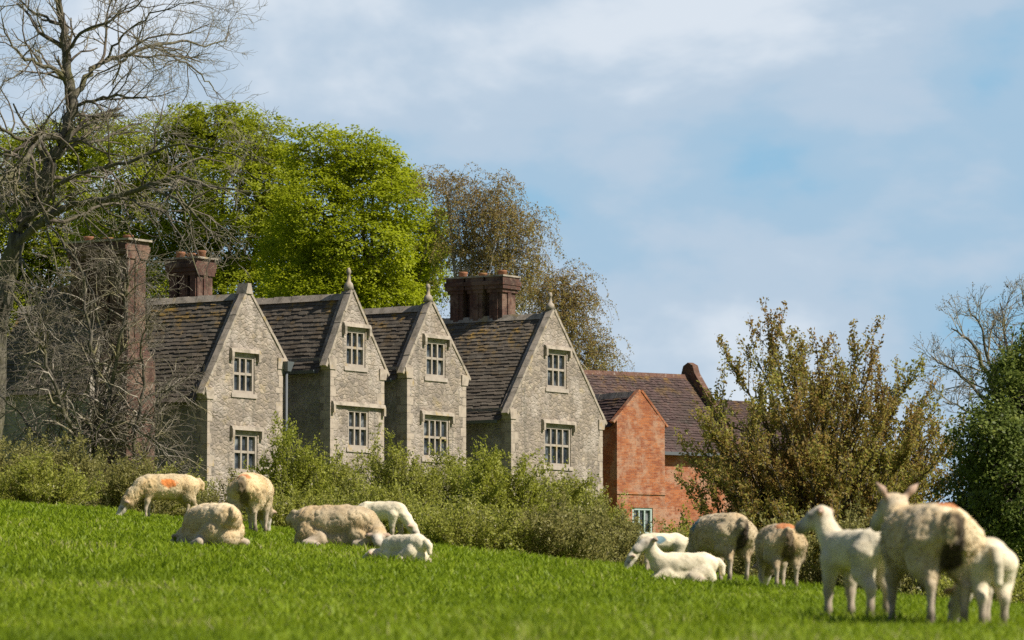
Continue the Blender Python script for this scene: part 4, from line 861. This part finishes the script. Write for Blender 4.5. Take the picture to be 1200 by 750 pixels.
def anatomy(kind, pose, turn=0.0):
    """joint chains for a sheep facing +x; kind ewe/lamb; pose stand/graze/lie; turn: head yaw"""
    ewe = kind == 'ewe'; ch = []
    lie = pose.startswith('lie'); dz = (-.25 if ewe else -.25) if lie else 0.0
    if ewe:
        T = [(-.44, 0, .615, .165), (-.36, 0, .615, .20), (-.12, 0, .60, .222), (.12, 0, .60, .222), (.30, 0, .61, .20), (.40, 0, .61, .165)]
        sy = 1.06; pivot = (.42, 0)
    else:
        T = [(-.28, 0, .47, .10), (-.22, 0, .475, .118), (-.05, 0, .468, .12), (.10, 0, .468, .123), (.21, 0, .47, .112), (.26, 0, .475, .09)]
        sy = .92; pivot = (.25, 0)
    ch.append(('wool', [(x, y, z+dz, q) for x, y, z, q in T], sy))
    if lie: ch.append(('wool', [(x, 0, .12 if ewe else .08, q*.82) for x, y, z, q in T[:-1]], 1.12))
    # neck and head
    if pose in ('graze', 'lie_low'):
        if ewe: nk = [(.42, 0, .58, .17), (.56, 0, .46, .135), (.68, 0, .32, .11)]; hd = [(.70, 0, .29, .08), (.765, 0, .20, .07), (.83, 0, .09, .05), (.85, 0, .055, .043)]
        else: nk = [(.25, 0, .46, .095), (.35, 0, .36, .075), (.43, 0, .25, .063)]; hd = [(.44, 0, .235, .066), (.485, 0, .16, .054), (.525, 0, .075, .036), (.535, 0, .05, .032)]
        if lie:
            nk = [(x, y, max(z+dz, .17 if ewe else .12), q) for x, y, z, q in nk]; hd = [(x+.04, y, .14-.025*i if ewe else .11-.02*i, q) for i, (x, y, z, q) in enumerate(hd)]
    else:
        if ewe: nk = [(.39, 0, .64, .15), (.51, 0, .72, .105), (.59, 0, .805, .08)]; hd = [(.605, 0, .84, .076), (.685, 0, .815, .068), (.795, 0, .745, .05), (.83, 0, .715, .043)]
        else: nk = [(.23, 0, .48, .105), (.31, 0, .57, .078), (.36, 0, .655, .066)]; hd = [(.365, 0, .685, .068), (.42, 0, .67, .058), (.485, 0, .63, .04), (.51, 0, .615, .034)]
        nk = [(x, y, z+dz, q) for x, y, z, q in nk]; hd = [(x, y, z+dz, q) for x, y, z, q in hd]
    n2 = [nk[0]]+[rotz(p, pivot, turn*.5*(i+1)/2) for i, p in enumerate(nk[1:])]
    hpv = n2[-1][:2]; off = (hpv[0]-nk[-1][0], hpv[1]-nk[-1][1])
    h2 = [rotz((x+off[0], y+off[1], z, q), hpv, turn) for x, y, z, q in hd]
    ch.append(('wool', n2, 1.0)); ch.append(('wool' if False else 'face', h2, 1.0))
    ch.append(('wool', [n2[-1], (h2[0][0], h2[0][1], h2[0][2]+.01, h2[0][3]*.98)], 1.0))
    ch.append(('nose', [(*(np.array(h2[-1][:3])*1.12-np.array(h2[-2][:3])*.12), h2[-1][3]*1.1), (*h2[-1][:3], h2[-1][3]*1.08)], 1.0))
    dirh = np.array(h2[1][:3])-np.array(h2[0][:3]); fz = unit(np.array((dirh[0], dirh[1], 0))+1e-6); lat = np.array((-fz[1], fz[0], 0)); hc = np.array(h2[0][:3]); hr = h2[0][3]
    upv = np.array((0, 0, 1.)) if pose in ('stand', 'lie') else unit(np.array((fz[0]*.75, fz[1]*.75, .65)))
    for s in (-1, 1):
        e0 = hc+lat*s*hr*.8+upv*hr*.45; e1 = e0+lat*s*hr*.75+upv*hr*(.85 if pose == 'stand' and ewe else .15)-fz*hr*.35; e2 = e1+lat*s*hr*.6+upv*hr*(.6 if pose == 'stand' and ewe else -.15)-fz*hr*.1
        ch.append(('ear', [(*e0, hr*.24), (*e1, hr*.30), (*e2, hr*.13)], 1.0))
        ey = np.array(h2[1][:3])-fz*hr*.05+lat*s*h2[1][3]*.86+upv*h2[1][3]*.35; ch.append(('eye', [(*ey, hr*.2), (*ey, hr*.2)], 1.0))
    # legs
    for s in (-1, 1):
        if not lie:
            st = .04*s
            if ewe:
                f = [(.29, s*.10, .50, .11), (.31+st, s*.12, .35, .05), (.325+st*1.3, s*.12, .21, .026), (.315+st*1.4, s*.12, .09, .019), (.325+st*1.4, s*.12, .045, .024)]
                b = [(-.38, s*.11, .56, .165), (-.36-st*.5, s*.135, .43, .115), (-.465-st, s*.13, .28, .031), (-.45-st*1.2, s*.13, .11, .021), (-.43-st*1.2, s*.13, .045, .026)]
            else:
                f = [(.19, s*.06, .40, .085), (.20+st*.6, s*.065, .27, .042), (.21+st*.8, s*.065, .19, .03), (.205+st*.9, s*.065, .08, .021), (.212+st*.9, s*.065, .035, .024)]
                b = [(-.24, s*.065, .42, .11), (-.215-st*.4, s*.08, .31, .072), (-.295-st*.6, s*.078, .21, .034), (-.285-st*.8, s*.078, .09, .022), (-.272-st*.8, s*.078, .035, .025)]
            ch.append(('thigh', b[:3], 1.0)); ch.append(('thigh', f[:2], 1.0)); ch.append(('leg', b[2:4], 1.0)); ch.append(('leg', f[1:4], 1.0)); ch.append(('hoof', [b[3], b[4], (b[4][0]+.015, b[4][1], .03, b[4][3])], 1.0)); ch.append(('hoof', [f[3], f[4], (f[4][0]+.015, f[4][1], .03, f[4][3])], 1.0))
        else:
            q = 1.0 if ewe else .62
            b = [(-.34*q, s*.11*q, .22*q, .16*q), (-.14*q, s*.20*q, .12*q, .10*q), (-.30*q, s*.33*q, .07*q, .048*q), (-.12*q, s*.36*q, .05*q, .038*q)]
            f = [(.30*q, s*.10*q, .20*q, .12*q), (.50*q, s*.17*q, .10*q, .062*q), (.34*q, s*.21*q, .06*q, .042*q), (.46*q, s*.22*q, .045*q, .038*q)]
            ch.append(('thigh', b[:2], 1.0)); ch.append(('thigh', f[:2], 1.0)); ch.append(('leg', b[1:], 1.0)); ch.append(('leg', f[1:], 1.0))
    # tail
    if ewe: tl = [(-.58, 0, .72+dz, .055), (-.635, .012, .65+dz, .05), (-.645, .02, .57+max(dz, -.2), .042)]
    else: tl = [(-.38, 0, .50+dz, .04), (-.425, 0, .43+dz*.9, .033), (-.43, 0, .30+dz*.7, .028)]
    ch.append(('tail', tl, 1.0))
    return ch
WOOL = dict(cream=(.62, .50, .31), grey=(.52, .42, .275), dirty=(.36, .28, .18), white=(.74, .655, .48), pale=(.65, .53, .345))
def make_sheep(kind, pose, px, py, heading, scale, label, tone, marks=(), turn=0.0, seed=0, dirt=.5, rump=0.0, sink=.0, noseblack=False, fuzz=.6, Ydist=None):  # dirt also scales the painted underside shade
    ewe = kind == 'ewe'; ch = anatomy(kind, pose, turn); V, Fc = surface(ch, .0145 if ewe else .0115, .011 if ewe else .009)
    # zone weights
    zones = {}
    for z, c, sy in ch:
        for a, b in zip(c[:-1], c[1:]):
            d = seg_d(V, a[:3], b[:3], a[3], b[3], sy); zones[z] = np.minimum(zones.get(z, 9), d)
    names = list(zones); D_ = np.stack([zones[z] for z in names], 1); Wt = np.exp(-np.clip(D_, -.05, .5)/.010); Wt /= Wt.sum(1)[:, None]
    wv = np.array(WOOL[tone]); face = np.array((.60, .54, .45)); leg = np.array((.47, .39, .30))
    zc = dict(wool=wv, tail=wv*.95, thigh=wv*.97, face=face, nose=np.array((.05, .04, .035)) if noseblack else face*.45, ear=np.array((.46, .33, .25)), eye=np.array((.02, .015, .01)), leg=leg, hoof=np.array((.14, .11, .085)))
    Cc = sum(Wt[:, i:i+1]*zc[z][None] for i, z in enumerate(names))
    ww = sum(Wt[:, i] for i, z in enumerate(names) if z in ('wool', 'thigh', 'tail'))
    N = vnormals(V, Fc)
    # fleece lumps
    lying = pose.startswith('lie')
    sd = seed*13+1
    if ewe:
        q = V*np.array((1, 1, .55)); lump = (fbm(V*7, sd, 2)-.37)*(.022 if lying else .034)+(fbm(q*20, sd+5, 2)-.37)*.024-np.clip(.06-np.abs(fbm(q*11, sd+8, 2)-.40), 0, .06)*.18
    else: lump = (fbm(V*11, sd, 2)-.37)*.014+(fbm(V*40, sd+5, 2)-.37)*.010
    V = V+N*(lump*ww)[:, None]
    # natural colour patches: sun-bleached locks; belly and breech darkened by painted shade and dirt
    pat = fbm(V*5, sd+9, 3)-.42; Cc = Cc*(1+np.clip(pat*1.3, -.25, .22)*ww)[:, None]
    if ewe:
        o_ = np.clip((fbm(V*3.2, sd+40, 3)-.40)*6, 0, 1)*.55*ww; Cc = Cc*(1-o_[:, None])+wv*np.array((.97, .82, .60))*o_[:, None]
        o_ = np.clip((fbm(V*3.6, sd+60, 3)-.43)*7, 0, 1)*.55*ww; Cc = Cc*(1-o_[:, None])+wv*np.array((.76, .74, .72))*o_[:, None]
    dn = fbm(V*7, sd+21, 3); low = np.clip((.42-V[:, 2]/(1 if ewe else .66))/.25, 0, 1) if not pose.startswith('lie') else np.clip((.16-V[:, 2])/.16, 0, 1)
    dirt_shade = np.clip(low*dirt*1.5*(.5+dn)+np.clip((dn-.52)*4, 0, 1)*dirt*.5, 0, .85)*ww  # underside shade painted into the wool, plus scattered dirt
    Cc = Cc*(1-dirt_shade[:, None])+np.array((.15, .11, .065))*dirt_shade[:, None]
    if rump:                                    # soiled wool under the tail, with shade of the cleft painted in
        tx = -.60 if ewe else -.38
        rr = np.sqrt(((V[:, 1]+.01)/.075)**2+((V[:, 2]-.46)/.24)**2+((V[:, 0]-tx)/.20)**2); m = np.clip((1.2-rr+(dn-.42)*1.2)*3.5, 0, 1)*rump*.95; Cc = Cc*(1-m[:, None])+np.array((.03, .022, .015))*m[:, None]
    for (mx_, my_, mz_, rad, colr) in marks:    # stock-marking paint
        d = np.linalg.norm((V-np.array((mx_, my_, mz_)))/np.array(rad), axis=1)+(fbm(V*18, sd+31, 2)-.37)*.7; m = np.clip((1.08-d)*4, 0, 1)*.85*ww; Cc = Cc*(1-m[:, None])+np.array(colr)*m[:, None]
    hit = ground_hit(px, py) if Ydist is None else base_on(px, Ydist)
    V = V*scale
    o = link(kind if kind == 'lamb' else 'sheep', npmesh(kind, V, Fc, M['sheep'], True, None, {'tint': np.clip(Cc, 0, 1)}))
    o.location = (hit[0], hit[1], hit[2]-sink); o.rotation_euler = (0, 0, heading)
    tag(o, label, 'sheep' if ewe else 'lamb', 'sheep and lambs in the field')
    # fleece strands
    r = np.random.default_rng(900+seed); w = ww[Fc].mean(1)**2; w /= w.sum(); n = int((7000 if ewe else 4500)*fuzz); fi = r.choice(len(Fc), n, p=w); b_ = r.dirichlet((1, 1, 1, 1), n)
    N = vnormals(V, Fc); P = (V[Fc[fi]]*b_[:, :, None]).sum(1); NN = unit((N[Fc[fi]]*b_[:, :, None]).sum(1)); CC = (Cc[Fc[fi]]*b_[:, :, None]).sum(1)*r.uniform(.93, 1.06, n)[:, None]
    dr = unit(NN*.4+np.array((0, 0, -.7))+r.normal(size=(n, 3))*.3); ln = (r.uniform(.012, .032, n) if ewe else r.uniform(.005, .013, n))*scale; sd_ = unit(np.cross(dr, r.normal(size=(n, 3))))*(.006 if ewe else .003)
    tip = P+dr*ln[:, None]; base = P-NN*.004; FV = np.stack([base-sd_, base+sd_, tip], 1).reshape(-1, 3)
    link('fleece', npmesh('fleece', FV, np.arange(3*n).reshape(n, 3), M['strand'], False, None, {'tint': np.clip(np.repeat(CC, 3, 0), 0, 1)}), o)
    return o
ORG, BLU, RED = (.62, .17, .02), (.07, .19, .27), (.50, .17, .05)
D2 = math.radians
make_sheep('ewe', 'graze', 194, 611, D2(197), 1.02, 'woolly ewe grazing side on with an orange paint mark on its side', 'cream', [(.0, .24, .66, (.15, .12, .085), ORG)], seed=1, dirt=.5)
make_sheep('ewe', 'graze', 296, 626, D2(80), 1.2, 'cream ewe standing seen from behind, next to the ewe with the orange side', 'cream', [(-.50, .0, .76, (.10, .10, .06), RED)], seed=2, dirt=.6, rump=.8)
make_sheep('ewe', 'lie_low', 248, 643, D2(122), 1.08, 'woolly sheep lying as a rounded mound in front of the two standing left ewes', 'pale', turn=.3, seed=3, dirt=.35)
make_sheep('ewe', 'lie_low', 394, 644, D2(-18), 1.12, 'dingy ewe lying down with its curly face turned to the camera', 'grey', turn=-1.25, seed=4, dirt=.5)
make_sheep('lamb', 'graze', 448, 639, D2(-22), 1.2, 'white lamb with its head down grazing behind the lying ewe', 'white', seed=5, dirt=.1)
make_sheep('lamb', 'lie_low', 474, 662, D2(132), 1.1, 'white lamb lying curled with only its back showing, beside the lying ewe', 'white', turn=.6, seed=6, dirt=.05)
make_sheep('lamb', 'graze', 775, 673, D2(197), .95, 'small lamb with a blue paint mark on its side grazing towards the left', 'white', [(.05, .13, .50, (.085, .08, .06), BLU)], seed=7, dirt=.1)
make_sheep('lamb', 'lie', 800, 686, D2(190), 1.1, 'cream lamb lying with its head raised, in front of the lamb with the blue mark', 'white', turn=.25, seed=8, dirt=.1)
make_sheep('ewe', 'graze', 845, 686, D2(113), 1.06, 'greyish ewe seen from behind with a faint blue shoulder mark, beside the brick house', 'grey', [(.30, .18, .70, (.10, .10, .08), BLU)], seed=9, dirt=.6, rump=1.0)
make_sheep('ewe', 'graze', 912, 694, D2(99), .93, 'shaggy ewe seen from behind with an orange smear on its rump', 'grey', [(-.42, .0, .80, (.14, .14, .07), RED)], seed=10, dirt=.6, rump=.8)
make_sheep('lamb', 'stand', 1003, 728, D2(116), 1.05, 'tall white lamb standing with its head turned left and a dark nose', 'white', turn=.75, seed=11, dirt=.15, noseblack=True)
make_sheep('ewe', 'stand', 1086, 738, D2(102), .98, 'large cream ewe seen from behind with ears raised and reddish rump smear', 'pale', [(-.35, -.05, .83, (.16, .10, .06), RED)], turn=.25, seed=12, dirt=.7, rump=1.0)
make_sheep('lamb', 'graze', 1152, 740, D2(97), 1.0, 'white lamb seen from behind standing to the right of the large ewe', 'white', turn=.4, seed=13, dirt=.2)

# ------------------------------------------------------------------ grass
def grass(n_near, seed):
    r = np.random.default_rng(seed); ys = np.linspace(17, 92, 400); dens = np.where(ys < 26, 1.0, (26/ys)**1.25)*ys; cdf = np.cumsum(dens); cdf /= cdf[-1]
    y = np.interp(r.random(n_near), cdf, ys); s = r.uniform(-.155, .20, n_near); x = s*y
    dc = np.interp(600+F*s, _dx, _dy); k = y < dc+5; x, y, s = x[k], y[k], s[k]; n = len(x)
    tuft = fbm(np.stack([x*1.6, y*1.1, x*0], 1), 77, 3); cl = fbm(np.stack([x*.45, y*.3, x*0], 1), 78, 3); z = terrain(x, y)
    tall = np.clip((fbm(np.stack([x*2.4, y*1.4, x*0], 1), 55, 3)-.50)*6, 0, 1); h = r.uniform(.045, .10, n)*(.55+1.0*tuft+.55*tall)*(1+.25*(y > 45)); w = r.uniform(.0035, .0065, n)*(1+np.clip((y-25)/45, 0, 1)*1.6)
    a = r.uniform(0, 2*math.pi, n); side = np.stack([np.cos(a), np.sin(a), a*0], 1); la = r.uniform(0, 2*math.pi, n); lean = np.stack([np.cos(la), np.sin(la), la*0], 1)*(h*r.uniform(.1, .9, n))[:, None]
    b = np.stack([x, y, z-.01], 1); m = b+lean*.35+np.array((0, 0, 1))*(h*.6)[:, None]; t = b+lean+np.array((0, 0, 1))*(h*r.uniform(.75, 1.05, n))[:, None]
    sw = side*w[:, None]; V = np.stack([b-sw, b+sw, m+sw*.8, m-sw*.8, t], 1).reshape(-1, 3); i = np.arange(n)*5
    T = np.stack([np.stack([i, i+1, i+2], 1), np.stack([i, i+2, i+3], 1), np.stack([i+3, i+2, i+4], 1)], 1).reshape(-1, 3)
    rn = np.clip(r.normal(.38, .22, n)+(cl-.44)*1.2+(tuft-.44)*.3+(r.random(n) > .975)*.5-tall*.12, 0, 1)
    bare = np.clip((fbm(np.stack([x*.9, y*.5, x*0], 1), 91, 3)-.52)*6, 0, 1); rn = np.clip(rn+bare*r.uniform(0, .5, n), 0, 1)
    tag(link('grass', npmesh('grass', V, T, M['grass'], False, {'rnd': np.repeat(rn, 3)})), kind='stuff')
grass(480000, 5)
